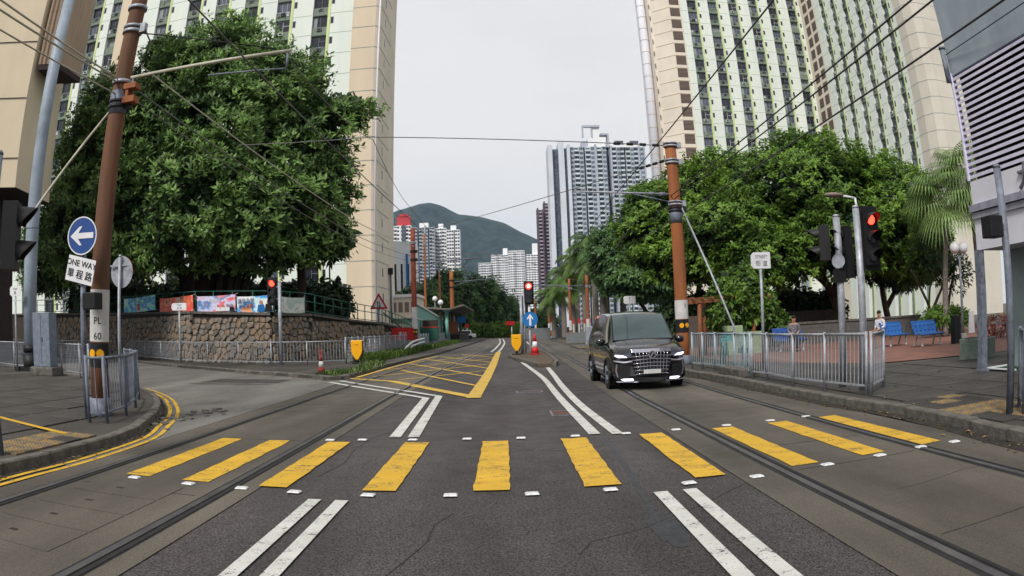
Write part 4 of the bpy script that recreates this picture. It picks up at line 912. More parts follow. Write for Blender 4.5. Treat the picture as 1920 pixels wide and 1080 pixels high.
# ---- palms
def palm(lab, loc, h, seed, nf=14, L_=2.6, m=LPAL, lean=(0, 0), tr=.17, fan=False, grp=None, tone=.5):
    R = random.Random(seed); t = thing('palm_tree', lab, 'palm tree', loc, 0, grp)
    top = Vector((lean[0], lean[1], h)); b = MB(); P = [Vector((0, 0, 0)), Vector((lean[0] * .3, lean[1] * .3, h * .5)), top]
    P = smooth_path(P, 6); b.tube(P, [tr * (1.25 - .45 * i / len(P)) for i in range(len(P))], 9); obj('trunk', b, BARKG, t)
    if not fan: b = MB(); b.tube([top - Vector((0, 0, .1)), top + Vector((0, 0, .9))], [tr * .8, tr * .45], 8); obj('crownshaft', b, TEAL if False else GRNBOX, t); top = top + Vector((0, 0, .8))
    V, F, T = [], [], []
    def q(a, b_, c, d, tn): k = len(V); V.extend([a, b_, c, d]); F.append((k, k + 1, k + 2, k + 3)); T.extend([tn] * 4)
    for i in range(nf):
        a = 2 * PI * i / nf * 1.0 + R.uniform(-.3, .3); el = R.uniform(-.25, 1.15); tn = min(1, max(0, tone + R.gauss(0, .2)))
        if not fan:
            dx, dy = math.cos(a), math.sin(a); pts = []
            p = top.copy(); ang = el
            for k in range(11): pts.append(p.copy()); p = p + Vector((dx * math.cos(ang), dy * math.cos(ang), math.sin(ang))) * L_ / 10; ang -= .16 + .06 * (el > .5)
            for k in range(1, 11):
                d = (pts[k] - pts[k - 1]).normalized(); s = d.cross(Vector((0, 0, 1))).normalized(); l = L_ * .27 * math.sin(PI * (k + .8) / 12.5) + .08
                for e in (-1, 1):
                    for u in (0, .5):
                        o = pts[k - 1].lerp(pts[k], u); tip = o + s * e * l * .75 + d * l * .45 + Vector((0, 0, -l * .55)); w = d * .07
                        q(o - w, o + w, tip + w * .3, tip - w * .3, min(1, max(0, tn + R.gauss(0, .12))))
        else:
            dx, dy = math.cos(a), math.sin(a); st = top + Vector((dx * math.cos(el), dy * math.cos(el), math.sin(el))) * L_ * .45
            ax = Vector((dx * math.cos(el - .5), dy * math.cos(el - .5), math.sin(el - .5))); sd = ax.cross(Vector((0, 0, 1))).normalized(); upv = sd.cross(ax)
            q(top - sd * .02, top + sd * .02, st + sd * .015, st - sd * .015, tn)
            for k in range(30):
                f = (k / 29 - .5) * 4.4; d = (ax * math.cos(f) + sd * math.sin(f)).normalized(); l = L_ * .62 * (1 - .12 * abs(f)); m1 = st + d * l * .62 + upv * .03; tip = m1 + d * l * .26 + Vector((0, 0, -l * .36)); w = d.cross(upv).normalized() * .032
                t2 = min(1, max(0, tn + R.gauss(0, .1))); q(st, m1 - w, m1 + w, st, t2); q(m1 - w, m1 + w, tip, tip, min(1, t2 + .15))
    me = bpy.data.meshes.new('fronds'); me.from_pydata([tuple(v) for v in V], [], F); at = me.attributes.new('tone', 'FLOAT', 'POINT'); at.data.foreach_set('value', T); me.materials.append(m); link('fronds', me, t)
    return t
for i, (x, y, h, lab) in enumerate(((5.6, 88, 4.0, 'short palm beyond the masts at the start of the roadside row'), (6.5, 84, 5.2, 'slightly taller palm next to the short first one of the row'), (6.6, 74, 5.0, 'bright palm in front of the dark mauve tower base'), (7.6, 72, 7.2, 'tall bright palm of the roadside row'),
    (8.4, 70, 8.2, 'tallest pale topped palm of the roadside row'), (8.1, 62, 5.8, 'palm with a thick grey trunk near the middle of the row'), (8.9, 66, 7.0, 'palm with close twin trunk beside the tallest one'), (9.6, 74, 9.2, 'dark topped palm behind the spreading tree'), (10.4, 66, 6.0, 'lowest crowned palm touching the dark spreading tree'), (7.4, 96, 7.4, 'far thin palm between the mast and the tall palms'), (8.6, 90, 8.4, 'far thin palm behind the middle brown mast'))):
    palm(lab, (x, y, .1), h, 200 + i, nf=22, L_=3.1, tr=.27, grp='roadside palms', tone=.62 if i in (2, 3) else .38)
palm('large fan palm with drooping pale fronds above the globe lamp', (19.3, 27.2, .1), 5.6, 230, nf=34, L_=2.8, m=LFAN, lean=(.5, 0), tr=.14, fan=True)
palm('second fan palm close to the louvred building corner', (21.3, 26.6, .1), 7.0, 233, nf=30, L_=2.7, m=LFAN, lean=(-.2, 0), tr=.15, fan=True)

for i, (x, y, w, h, zb, lab) in enumerate(((-27, 45, 4.5, 2.6, 2.6, 'dark shrub mass on the terrace between the thick grey column and the one way sign'), (-19.5, 45.5, 4.5, 2.7, 2.5, 'dark shrub mass on the terrace behind the light blue banner'), (-12.5, 45, 3.0, 2.2, 2.4, 'dark shrub mass on the terrace behind the white banner with large characters'),
        (11.5, 40, 3.4, 3.0, .1, 'dark shrub mass behind the pergola and the dark bench'), (16.5, 40.5, 3.6, 2.9, .1, 'dark shrub mass behind the bent trunk of the broad tree'))):
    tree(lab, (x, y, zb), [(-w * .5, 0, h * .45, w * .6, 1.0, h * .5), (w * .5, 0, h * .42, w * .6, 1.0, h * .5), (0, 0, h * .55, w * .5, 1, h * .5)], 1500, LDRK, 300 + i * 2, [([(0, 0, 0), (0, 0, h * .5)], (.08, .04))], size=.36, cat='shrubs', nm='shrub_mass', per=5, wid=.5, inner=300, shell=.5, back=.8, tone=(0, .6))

# ---- grass
def grass(name, pts, n, h, seed, w=.5):
    R = np.random.RandomState(seed); P = smooth_path(pts, 6); V = []; F = []; T = []
    for i in range(n):
        k = R.randint(0, len(P) - 1); o = P[k].lerp(P[k + 1], float(R.rand())); x, y = o.x + R.uniform(-w, w), o.y + R.uniform(-.3, .3); hh = h * R.uniform(.4, 1.3); a = R.uniform(0, 6.28); lx, ly = math.cos(a) * hh * .5, math.sin(a) * hh * .5; wx, wy = math.sin(a) * .025, -math.cos(a) * .025
        k = len(V); V += [(x - wx, y - wy, .09), (x + wx, y + wy, .09), (x + wx + lx * .4, y + wy + ly * .4, .1 + hh * .7), (x + lx, y + ly, .1 + hh)]; F.append((k, k + 1, k + 2, k + 3)); T += [float(np.clip(R.normal(.5, .22), 0, 1))] * 4
    me = bpy.data.meshes.new(name); me.from_pydata(V, [], F); at = me.attributes.new('tone', 'FLOAT', 'POINT'); at.data.foreach_set('value', T); me.materials.append(LGRS); o = link(name, me); o['kind'] = 'stuff'
    return tag(o, *{'kerb_grass': ('long bright green grass strip between the track kerb and the mesh fence', 'grass'), 'kerb_weeds': ('small weeds at the tip of the kerb by the cone and along the kerb edge', 'weeds')}[name])
grass('kerb_grass', [(-6.5, 33.4), (-6.2, 36), (-6.0, 42), (-5.9, 50), (-5.7, 62), (-5.4, 80)], 4600, .34, 3, .55)
grass('kerb_weeds', [(-5.5, 22.6), (-5.2, 25), (-5.2, 29), (-5.6, 32)], 700, .16, 4, .4)

# ================================================================== RAILINGS
def railing(lab, posts, h=1.0, z=.104, m=GALV, rp=.03, bar_step=.125, grp=None, nm='pedestrian_railing', barr=.010, low=.16, cat='railing', round_end=False):
    t = thing(nm, lab, cat, (posts[0][0], posts[0][1], z), 0, grp); ox, oy = posts[0][0], posts[0][1]
    P = [Vector((p[0] - ox, p[1] - oy, 0)) for p in posts]
    pm = MB(); pm.cyl((0, 0, 0), (0, 0, h + .02), rp, n=8); pme = pm.mesh('post', m)
    for p in P: link('post', pme, t, p)
    bm_ = MB(); bm_.cyl((0, 0, low), (0, 0, h - .03), barr, n=5, cap=False); bme = bm_.mesh('bar', m)
    for a, b_ in zip(P, P[1:]):
        r = MB(); r.cyl(a + Vector((0, 0, h - .02)), b_ + Vector((0, 0, h - .02)), .024, n=6); obj('top_rail', r, m, t)
        r = MB(); r.bar(a + Vector((0, 0, low)), b_ + Vector((0, 0, low)), .03); obj('bottom_rail', r, m, t)
        d = (b_ - a).length; k = max(1, int(d / bar_step))
        for i in range(1, k): link('bar', bme, t, a.lerp(b_, i / k))
    return t
railing('galvanised four bay railing on the pavement edge ending at the two signal poles', [(5.36, 15.66), (5.44, 14.87), (5.35, 13.1), (5.47, 11.81), (5.62, 10.40)])
railing('short railing return running away from the kerb behind the two signal poles', [(5.66, 10.30), (6.38, 11.11)])
railing('pale railing on the pavement edge with the teal bicycle behind it', [(5.2, 20.6), (5.32, 19.9), (5.42, 18.95), (5.48, 17.4), (5.4, 16.3), (5.38, 15.85)], m=mat('pale_galvanised', (.34, .42, .46), .5, metal=.2))
railing('dark railing beside the blue grey post with the speaker box', [(6.3, 6.9), (5.9, 6.35), (5.6, 5.5), (5.6, 4.4)], m=GALVD)
railing('long pale railing in front of the stone wall across the side road', [(-22.1, 38.5), (-19.9, 36.4), (-17.7, 34.3), (-15.4, 32.0), (-13.5, 31.25), (-11.7, 30.75), (-9.85, 30.0), (-8.3, 30.3), (-6.85, 31.4)], m=GALV, bar_step=.14)
railing('pale railing across the side road, seen beyond the thick grey column', [(-38, 42.8), (-33.5, 41.0), (-28.6, 38.9), (-25.4, 38.3), (-22.3, 38.6)], bar_step=.2)
railing('white railing along the near kerb of the side road behind the cabinet', [(-24.5, 24.9), (-19.2, 22.4), (-16.9, 21.3), (-14.7, 20.1), (-13.2, 19.2), (-12.4, 18.6)], h=1.05, bar_step=.13)
C_ = [(-6.30, 9.35), (-5.98, 9.42), (-6.22, 10.5), (-6.75, 11.8), (-7.5, 13.3), (-8.4, 14.6), (-9.0, 15.3)]
railing('curved blue grey railing round the corner at the foot of the numbered mast', C_, m=GALVD, bar_step=.13)
# green railing along the wall top
WT = [(-37, 46.9, 3.15), (-24.5, 41.4, 2.84), (-15.5, 34.4, 2.6), (-10.5, 32.7, 2.39), (-9.6, 34.9, 2.37), (-9.0, 40.6, 2.19), (-8.2, 48.1, 2.02), (-8.1, 60, 1.59), (-8.9, 78, .95)]
t = thing('terrace_railing', 'dark green two rail fence along the top of the stone wall', 'railing', (0, 0, 0)); pm = MB(); pm.cyl((0, 0, 0), (0, 0, 1.0), .03, n=6); pme = pm.mesh('post', GREEN)
for a, c in zip(WT, WT[1:]):
    a, c = Vector(a), Vector(c); n = max(1, round((c - a).length / 1.5))
    for i in range(n): link('post', pme, t, a.lerp(c, i / n))
    for hh in (1.0, .62, .12): r = MB(); r.cyl(a + Vector((0, 0, hh)), c + Vector((0, 0, hh)), .025, n=6); obj('rail', r, GREEN, t)
# mesh fence on the track side
t = thing('mesh_fence', 'low grey mesh fence between the yellow bollard and the tram platform', 'fence', (0, 0, .1))
FP = [(-6.85, 31.5), (-6.9, 36), (-6.85, 42), (-6.6, 53)]
pm = MB(); pm.cyl((0, 0, 0), (0, 0, 1.15), .035, n=6); pme = pm.mesh('post', GALV)
for a, c in zip(FP, FP[1:]):
    a, c = Vector((*a, 0)), Vector((*c, 0)); n = round((c - a).length / 1.7)
    for i in range(n): link('post', pme, t, a.lerp(c, i / n))
    r = MB(); r.cyl(a + Vector((0, 0, 1.1)), c + Vector((0, 0, 1.1)), .02, n=5); obj('top_rail', r, GALV, t)
    w = MB(); L0 = (c - a).length; d = (c - a).normalized(); k = 0
    while k * .28 < L0:
        s0 = a + d * k * .28; e = min(L0, k * .28 + 1.0); w.bar(s0 + Vector((0, 0, .08)), a + d * e + Vector((0, 0, 1.08)), .012); s1 = a + d * min(L0, k * .28 + 1.0); w.bar(s0 + Vector((0, .01, 1.08)), s1 + Vector((0, .01, .08)), .012); k += 1
    obj('wire_mesh', w, GALV, t)['kind'] = 'stuff'
t = thing('grey_hoarding', 'plain grey metal hoarding beside the track just before the tram platform', 'hoarding', (-6.55, 53.2, .1))
n = 18
for i in range(n): m_ = MB(); m_.box(-.04, i * 2.0, 0, .04, i * 2.0 + 1.96, 1.1); obj('panel', m_, mat('hoarding_grey', (.24, .29, .31), .7), t, rz=.0)
m_ = MB(); m_.box(.042, 1.9, 0, .1, 2.0, 1.15); me_ = m_.mesh('post', GALV); [link('post', me_, t, (0, i * 2.0, 0)) for i in range(n)]
# small barrier on the grass
t = thing('crash_barrier', 'short white curved crash barrier standing on the grass strip', 'barrier', (-6.0, 43, .1))
b = MB(); P = smooth_path([Vector((0, 0, .12)), Vector((-.02, 5, .62)), (Vector((-.1, 13, .78)))], 5)
for k, zz in ((0, 0), (1, -.24)): b.tube([p + Vector((0, 0, zz)) for p in P], .075, 6)
obj('rail', b, WPAINT, t); b = MB(); b.box(-.16, 6, 0, -.04, 6.12, .5); obj('post', b, GALV, t); b = MB(); b.box(-.2, 11, 0, -.08, 11.12, .6); obj('post', b, GALV, t)

# ================================================================== BANNERS
def banner(lab, a, c, z0, z1, cols, seed, lines, group='banners tied to the terrace railing', people=()):
    w = math.hypot(c[0] - a[0], c[1] - a[1]); rz = math.atan2(c[1] - a[1], c[0] - a[0]); h = z1 - z0; t = thing('banner', lab, 'banner', ((a[0] + c[0]) / 2 + .07 * math.sin(rz), (a[1] + c[1]) / 2 - .07 * math.cos(rz), (z0 + z1) / 2), rz, group)
    b = MB(); n = 10; vs = []
    for i in range(n + 1):
        u = -w / 2 + w * i / n; sag = .05 * math.sin(PI * i / n); yy = .03 * math.sin(i * 1.9 + seed)
        vs += [(u, yy, h / 2 - sag * .6), (u, yy + .006, -h / 2 - sag)]
    b.add(vs, [(2 * i, 2 * i + 1, 2 * i + 3, 2 * i + 2) for i in range(n)], 0, True); obj('cloth', b, banner_mat('banner_print_%d' % seed, cols, seed), t)
    for (s, x, z, sz, m) in lines: text_obj('lettering', s, sz, m, t, TR(x * w, -.05, z * h), ext=.002)
    for (x, z, r, m) in people:
        q = MB(); q.plate(circle(r * h * .42, 10, x * w, z * h), TR(0, -.052, 0), .004); obj('portrait_head', q, SKIN, t)
        q = MB(); q.plate([(x * w - r * h, -h * .47), (x * w + r * h, -h * .47), (x * w + r * h * .7, z * h - r * h * .4), (x * w - r * h * .7, z * h - r * h * .4)], TR(0, -.05, 0), .004); obj('portrait_body', q, m, t)
    r = MB(); [r.bar((s * w / 2, 0, q * h / 2), (s * (w / 2 + .12), .1, q * h / 2 + .05), .012) for s in (-1, 1) for q in (-1, 1)]; obj('tie', r, WPAINT, t)['kind'] = 'stuff'
banner('light blue banner with a small figure in the middle', (-24.0, 41.0), (-19.7, 37.65), 2.86, 3.70, [(.35, .75, .85), (.1, .5, .8), (.5, .85, .8), (.75, .9, .9)], 1, [], people=((.02, .12, .3, RED),))
banner('orange red banner with a photo block, behind the small street name plate', (-19.1, 37.2), (-15.6, 34.5), 2.64, 3.44, [(.92, .45, .25), (.85, .2, .2), (.95, .55, .35), (.5, .2, .2)], 4, [('新春', .1, .22, .26, WPAINT)])
banner('pink and blue banner showing a row of people, third on the wall railing', (-15.35, 34.35), (-12.78, 33.47), 2.54, 3.34, [(.9, .35, .4), (.75, .75, .9), (.3, .45, .65), (.9, .5, .5)], 7, [('街坊服務', -.02, .2, .22, WPAINT)], people=((.08, -.15, .22, WPAINT), (.2, -.15, .22, WPAINT), (.32, -.15, .22, WPAINT), (.43, -.15, .22, BLK)))
banner('white banner with large dark characters and two people, fourth on the wall railing', (-12.68, 33.44), (-10.55, 32.74), 2.44, 3.22, [(.9, .9, .92), (.75, .85, .95), (.15, .55, .8), (.95, .6, .4)], 9, [('議員為民', -.22, .18, .27, mat('ink_blue', (.03, .03, .16), .6)), ('地區服務', -.22, -.14, .24, mat('ink_blue', (.03, .03, .16), .6))], people=((.2, .08, .32, BLUEB), (.4, .1, .3, BLK)))
banner('plain faded white banner between the red lit signal and the tan tower', (-10.3, 33.0), (-9.62, 34.7), 2.42, 3.14, [(.75, .78, .74), (.62, .70, .68), (.8, .8, .78), (.6, .66, .62)], 12, [])
t = thing('red_notice_board', 'red notice board tied to the mesh fence near the crash barrier', 'notice board', (-7.15, 50.5, .85))
b = MB(); b.box(-.55, -.02, 0, .95, .02, .85); obj('board', b, RED, t); text_obj('lettering', '車站', .3, WPAINT, t, TR(.2, -.03, .42))

# ================================================================== OVERHEAD LINE MASTS
def mast(lab, x, y, h, r=.215, lean=(0, 0), m=RUST, band=None, plate=None, stripes=True, grp='brown overhead line masts', clamps=(), det=True):
    t = thing('overhead_line_mast', lab, 'tram mast', (x, y, .1), 0, grp); L = lambda z: Vector((lean[0] * z, lean[1] * z, z))
    b = MB(); k = 8; b.tube([L(h * i / k) for i in range(k + 1)], [r * (1.03 - .16 * i / k) for i in range(k + 1)], 20); obj('pole', b, m, t)
    if band:
        b = MB(); b.cyl(L(band[0]), L(band[1]), r * 1.035, n=20, cap=False); obj('white_band', b, WDIRTY, t)
        for s, z in plate or ():
            q = text_obj('numeral', s, .16, BLK, t, Matrix.Identity(4), ext=.002)
            for v in q.data.vertices:
                a = v.co.x / (r * 1.05) + .35; zz = v.co.z + z; rr = r * 1.05 - v.co.y * .3; v.co = Vector((L(zz).x + rr * math.sin(a), L(zz).y - rr * math.cos(a), zz))
    if stripes:
        b = MB(); b.cyl(L(band[0] - .42 if band else .9), L(band[0] - .02 if band else 1.2), r * 1.03, n=20, cap=False); obj('black_band', b, BLK, t)
        for i in range(2): b = MB(); a = -PI / 2 + (i - .3) * .9; z = (band[0] if band else 1.2) - .2; b.cyl(L(z) + Vector((math.cos(a) * r * .92, math.sin(a) * r * .92, 0)), L(z) + Vector((math.cos(a) * r * 1.10, math.sin(a) * r * 1.07, 0)), .075, n=12); obj('yellow_spot', b, YB, t)
    b = MB(); b.cyl((0, 0, -.1), (0, 0, .3), r * 1.25, n=20); obj('foot', b, GALVD, t)
    for z, kk in clamps:
        c = MB(); c.cyl(L(z), L(z + .06), r * 1.12, n=20)
        if kk: c.cyl(L(z + .1), L(z + .15), r * 1.12, n=20); c.box(L(z).x + r * .9, L(z).y - .06, z - .02, L(z).x + r * 1.7, L(z).y + .06, z + .16)
        obj('clamp', c, GALV if kk != 2 else BLK, t)
    return t
MLz = lambda z: Vector((-6.64 + .045 * (z - 1.3), 10.34, z))
t = mast('large brown steel mast with a white numbered band at the kerb corner', -6.68, 10.34, 9.2, r=.178, lean=(.045, 0), m=RUSTD, band=(1.22, 2.06), plate=(('2N', 1.78), ('PL', 1.55), ('60', 1.30)), clamps=((5.1, 2), (5.55, 0), (6.52, 1), (7.0, 0)))
b = MB(); c = MLz(5.6); b.box(c.x + .16, c.y - .16, 5.25, c.x + .42, c.y + .06, 5.36); b.box(c.x + .16, c.y - .16, 5.5, c.x + .42, c.y + .06, 5.6); b.box(c.x + .2, c.y - .14, 5.36, c.x + .26, c.y + .02, 5.5)
o = obj('bracket_hinge', b, RUST, t); o.location = -t.location
b = MB(); b.tube([c + Vector((.25, 0, .2)), c + Vector((.45, 0, .45)), c + Vector((.5, 0, .8)), c + Vector((.35, 0, 1.05))], .018, 6); o = obj('cable_loop', b, BLK, t); o.location = -t.location
b = MB(); b.cyl((0, 0, 5.0), (0, 0, 5.42), .176, n=20); o = obj('grey_sleeve', b, GALVD, t); o.location = (.045 * 5.1, 0, 0)
t = mast('brown steel mast with white band, stay rod and wire fittings beside the van', 5.44, 22.74, 6.98, r=.205, lean=(-.008, 0), band=(1.42, 2.0), plate=(('2', 1.82),), clamps=((4.75, 2), (4.95, 1), (6.3, 1), (6.85, 1)))
b = MB(); b.cyl((-.04, 0, 4.4), (-.04, 0, 4.85), .205, n=20); obj('grey_sleeve', b, GALVD, t)
mast('dark red mast with white band beside the grey hoarding', -6.28, 51.98, 8.5, r=.19, m=mat('mast_red', (.27, .055, .025), .65, col2=(.14, .035, .02), scale=2), band=(1.5, 3.0), clamps=((6.2, 2), (6.8, 2), (7.4, 1)))
mast('orange brown mast with white band at the tram platform', -6.30, 90, 8.4, r=.27, band=(1.6, 3.0), clamps=((6.4, 2), (7.2, 2)))
for (x, y, h, r, lab) in ((-7.9, 75, 11, .12, 'thin brown mast just behind the dark red mast'), (-8.6, 100, 9.5, .14, 'thin brown mast over the tram shelter'),
                          (6.56, 60, 5.4, .15, 'brown mast with white foot among the palm trunks'), (6.0, 70, 5.8, .14, 'brown mast just before the palm trunks, beside the grey tower'), (5.3, 88, 6.2, .15, 'brown mast at the foot of the tall grey tower'), (6.0, 105, 6.0, .15, 'far brown mast near the dark mauve tower base'), (4.4, 112, 5.5, .16, 'thinnest brown mast just beyond the centre island signal')):
    mast(lab, x, y, h, r=r, band=(1.0, 1.9), stripes=y < 65, clamps=((h - 1, 1),))

# ================================================================== WIRES
def wire(lab, pts, r=.016, m=None, n=12, sag=0, cat='overhead wire', nm='overhead_wire', grp=None, ins=None):
    P = [Vector(p) for p in pts]; Q = []; r *= .78; m = m or mat('wire_dark', (.045, .045, .05), .6)
    for a, c in zip(P, P[1:]):
        for i in range(n): t_ = i / n; q = a.lerp(c, t_); q.z -= sag * 4 * t_ * (1 - t_); Q.append(q)
    Q.append(P[-1])
    if ins:
        t = thing(nm, lab, cat, tuple(Q[0]), 0, grp); b = MB(); b.tube([q - Q[0] for q in Q], r, 5); obj('cable', b, m or BLK, t)
        a, c = (Q[0], Q[1] - Q[0]) ; d = c.normalized(); b = MB()
        for k in range(4): b.cyl(d * (.3 + k * .42), d * (.5 + k * .42), .05, n=8)
        obj('insulator', b, WDIRTY if ins == 1 else BLK, t)
        return
    b = MB(); b.tube([q - Q[0] for q in Q], r, 5); tag(obj(nm, b, m or BLK, None, Q[0]), lab, cat, grp)
WG = mat('wire_grey', (.14, .13, .13), .5); WT_ = mat('wire_pale', (.5, .48, .38), .5)
wire('contact wire above the tram track that the van drives on', [(3.3, -4, 5.2), (3.3, 22.7, 5.2), (3.75, 60, 5.2), (4.3, 105, 5.2)], .016, sag=.04)
wire('contact wire above the tram track beside the box junction, crossing in front of the banyan', [(-3.44, -4, 5.15), (-3.44, 10.3, 5.15), (-3.2, 26, 5.3), (-2.5, 52, 5.25), (-1.6, 90, 5.2)], .016, WG, sag=.04)
wire('messenger wire from the pale bracket arm up to the dark red mast', [(-3.3, 10.3, 5.72), (-4.0, 22.74, 7.45), (-4.6, 36, 7.6), (-3.6, 52, 7.0)], .014, WG, sag=.2)
for (a, b_, lab) in (((5.25, 22.7, 5.35), (5.35, -4, 5.5), 'upper feeder wire leading from the van side mast over the camera'), ((5.35, 22.7, 5.25), (5.55, -4, 5.4), 'lower twin of the feeder wire from the van side mast over the camera')): wire(lab, [a, b_], .02, sag=.10)
wire('long dark feeder wire crossing in front of the louvred end housing tower', [(6.0, 32, 5.1), (5.9, -3, 4.95)], .022, sag=.08)
wire('thin anchor wire running up from the pipe on the louvred building corner', [(9.3, 11.72, 6.62), (8.9, 4, 6.45)], .016)
wire('upper of the twin pale wires meeting the numbered mast', [MLz(5.72), (-6.3, -3, 5.9)], .022, WT_, sag=.12)
wire('lower of the twin pale wires meeting the numbered mast', [MLz(5.66), (-6.5, -3, 5.8)], .022, WT_, sag=.14)
wire('single thin wire meeting the numbered mast at its lower clamp', [MLz(5.45), (-6.7, -3, 5.5)], .018, WT_, sag=.12)
wire('pale feeder wire from the numbered mast across the banyan', [(-6.2, 10.5, 6.05), (-5.9, 30, 5.9), (-6.1, 51.9, 7.3)], .02, WT_, sag=.10)
wire('second pale feeder wire below the first across the banyan', [(-6.1, 10.5, 5.5), (-5.95, 30, 5.35), (-6.1, 51.9, 6.6)], .018, WG, sag=.10)
wire('lowest thin wire across the banyan', [(-6.15, 10.5, 5.35), (-6.0, 30, 5.1), (-6.2, 51.9, 6.3)], .013, WG, sag=.15)
wire('cross wire from the top of the van side mast over the road to the banyan', [(5.3, 22.74, 7.0), (-4.0, 22.74, 7.55), (-9, 23.5, 7.9)], .02, WG, ins=2, sag=.05)
wire('long slanting wire with insulators from the van side mast to the dark red mast', [(5.3, 22.74, 6.55), (-6.2, 51.98, 8.3)], .02, WG, ins=2, sag=.2)
wire('thin slanting wire from the van side mast down to the far masts', [(5.3, 22.74, 6.2), (6.4, 60, 5.2)], .016, WG, sag=.4)
wire('cross wires at the dark red mast over the tracks', [(-6.2, 51.98, 6.9), (-1, 51.98, 6.65), (6.3, 56, 5.2)], .028, WG, sag=.05)
wire('lower cross wire at the dark red mast over the tracks', [(-6.2, 51.98, 6.5), (-1, 51.98, 6.35), (6.3, 56, 4.6)], .022, WG, sag=.05)
for (y, z0, z1) in ((60, 4.7, 4.6), (88, 5.4, 5.5)): wire('far cross wire between the palms and the road at %s' % ('the masts with palms' if y == 60 else 'the second pair of masts'), [(6.3, y, z0), (.2, y, z1)], .025, WG)
t = thing('bracket_arm', 'pale steel bracket arm reaching from the numbered mast in front of the banyan', 'bracket arm', tuple(MLz(5.75)))
b = MB(); b.cyl((.2, 0, 0), (3.25, 0, .0), .032, n=8); obj('arm_tube', b, WT_, t); b = MB(); b.cyl((.25, 0, .85), (3.0, 0, .06), .012, n=6); obj('tie_rod', b, BLK, t); b = MB(); b.cyl((.25, 0, -.02), (.3, 0, -.4), .02, n=6); b.cyl((3.2, 0, -.02), (3.2, 0, -.3), .02, n=6); b.cyl((3.2, 0, -.3), (1.8, 0, -.22), .014, n=6); obj('drop_bracket', b, GALVD, t)
t = thing('bracket_arm', 'steel bracket arm reaching from the van side mast over the track', 'bracket arm', (5.25, 22.74, 5.42))
b = MB(); b.cyl((0, 0, 0), (-3.05, 0, .12), .03, n=8); obj('arm_tube', b, GALV, t); b = MB(); b.cyl((0, 0, -.25), (-1.2, 0, .02), .02, n=6); b.cyl((-1.9, 0, .1), (-1.9, 0, -.2), .018, n=6); obj('strut', b, GALVD, t); b = MB(); b.cyl((-.35, 0, .0), (-.15, 0, .0), .07, n=8); b.cyl((-.7, 0, .02), (-.5, 0, .02), .06, n=8); obj('insulator', b, GALVD, t)
for (x, y, z, w, lab) in ((-6.2, 51.98, 6.1, 4.4, 'bracket arm on the dark red dark red mast'), (-6.2, 90, 7.2, 5, 'bracket arm on the mast at the tram platform'), (6.5, 60, 4.6, -4.6, 'bracket arm on the mast among the palm trunks'), (-6.2, 51.98, 5.5, 2.2, 'short lower bracket arm on the dark red dark red mast')):
    b = MB(); b.cyl((0, 0, 0), (w, 0, .25), .045, n=6); b.cyl((0, 0, -.5), (w * .45, 0, .08), .03, n=6); b.cyl((w * .8, 0, .2), (w * .8, 0, -.2), .03, n=6); tag(obj('bracket_arm', b, GALVD, None, (x, y, z)), lab, 'bracket arm')
# stays
t = thing('mast_stay', 'steel stay rod from the van side mast down to its anchor behind the railing', 'stay rod', (6.28, 19.1, .1))
b = MB(); b.cyl((0, 0, .5), (-.72, 3.64, 5.0), .03, n=8); obj('rod', b, GALV, t); b = MB(); b.bar((0, -.02, 0), (0, -.02, .6), .07); b.bar((.12, -.02, 0), (-.02, -.02, .62), .05); b.box(-.12, -.1, .42, .1, .08, .56); obj('turnbuckle', b, BLK, t)
t = thing('mast_stay', 'pale stay rod slanting down from the numbered mast past the thick column', 'stay rod', tuple(MLz(5.35)))
b = MB(); a = Vector((-9.9, 8.6, .5)) - MLz(5.35); b.cyl((0, 0, 0), a, .022, n=8); obj('rod', b, WT_, t)

# ================================================================== SIGNS AND POLES
def signpole(t, h, r=.038, m=GALV, cap=True, n=12, lean=(0, 0), z0=0):
    b = MB(); b.cyl((0, 0, z0), (lean[0] * h, lean[1] * h, h), r, n=n)
    if cap: b.cyl((lean[0] * h, lean[1] * h, h), (lean[0] * h, lean[1] * h, h + .04), r * 1.15, r * .7, n=n)
    return obj('pole', b, m, t)
# one-way sign
t = thing('one_way_sign', 'round blue arrow sign above a tilted ONE WAY plate on a dull blue pole', 'road sign', (-6.62, 9.77, .1))
signpole(t, 3.1, .05, GALVD, lean=(.01, 0))
D_ = TR(.03, -.09, 2.87, .12)
b = MB(); b.plate(circle(.305), D_, .012, 0, 1); obj('disc', b, [BLUE, GALVD], t)
b = MB(); n = 28
ring = [D_ @ Vector((r * math.cos(2 * PI * i / n), -.004, r * math.sin(2 * PI * i / n))) for r in (.285, .305) for i in range(n)]; b.add(ring, [(i, (i + 1) % n, n + (i + 1) % n, n + i) for i in range(n)]); obj('rim', b, WPAINT, t)
b = MB(); b.plate([(-.24, 0), (-.05, -.15), (.0, -.15), (-.08, -.045), (.235, -.045), (.235, .045), (-.08, .045), (.0, .15), (-.05, .15)], D_ @ Matrix.Translation((0, -.006, 0)), .006); obj('arrow', b, WPAINT, t)
PL_ = TR(.02, -.1, 2.33, .1, .22)
b = MB(); b.plate([(-.29, -.2), (.29, -.2), (.29, .2), (-.29, .2)], PL_, .012, 0, 1); obj('plate', b, [WPAINT, GALVD], t)
text_obj('lettering', 'ONE WAY', .135, BLK, t, PL_ @ Matrix.Translation((0, -.004, .095))); text_obj('lettering', '單 程 路', .15, BLK, t, PL_ @ Matrix.Translation((0, -.004, -.08)))
b = MB(); b.box(.08, -.12, 1.72, .36, .14, 1.98); obj('push_button_box', b, BLK, t, bevel=.015)
b = MB(); b.box(.0, -.06, 1.78, .09, .06, 1.92); obj('bracket', b, GALVD, t)
t = thing('road_sign', 'round sign seen from its grey back on a thin pole behind the curved railing', 'road sign', (-7.22, 12.03, .1)); signpole(t, 2.78, .032, GALV, lean=(.022, 0))
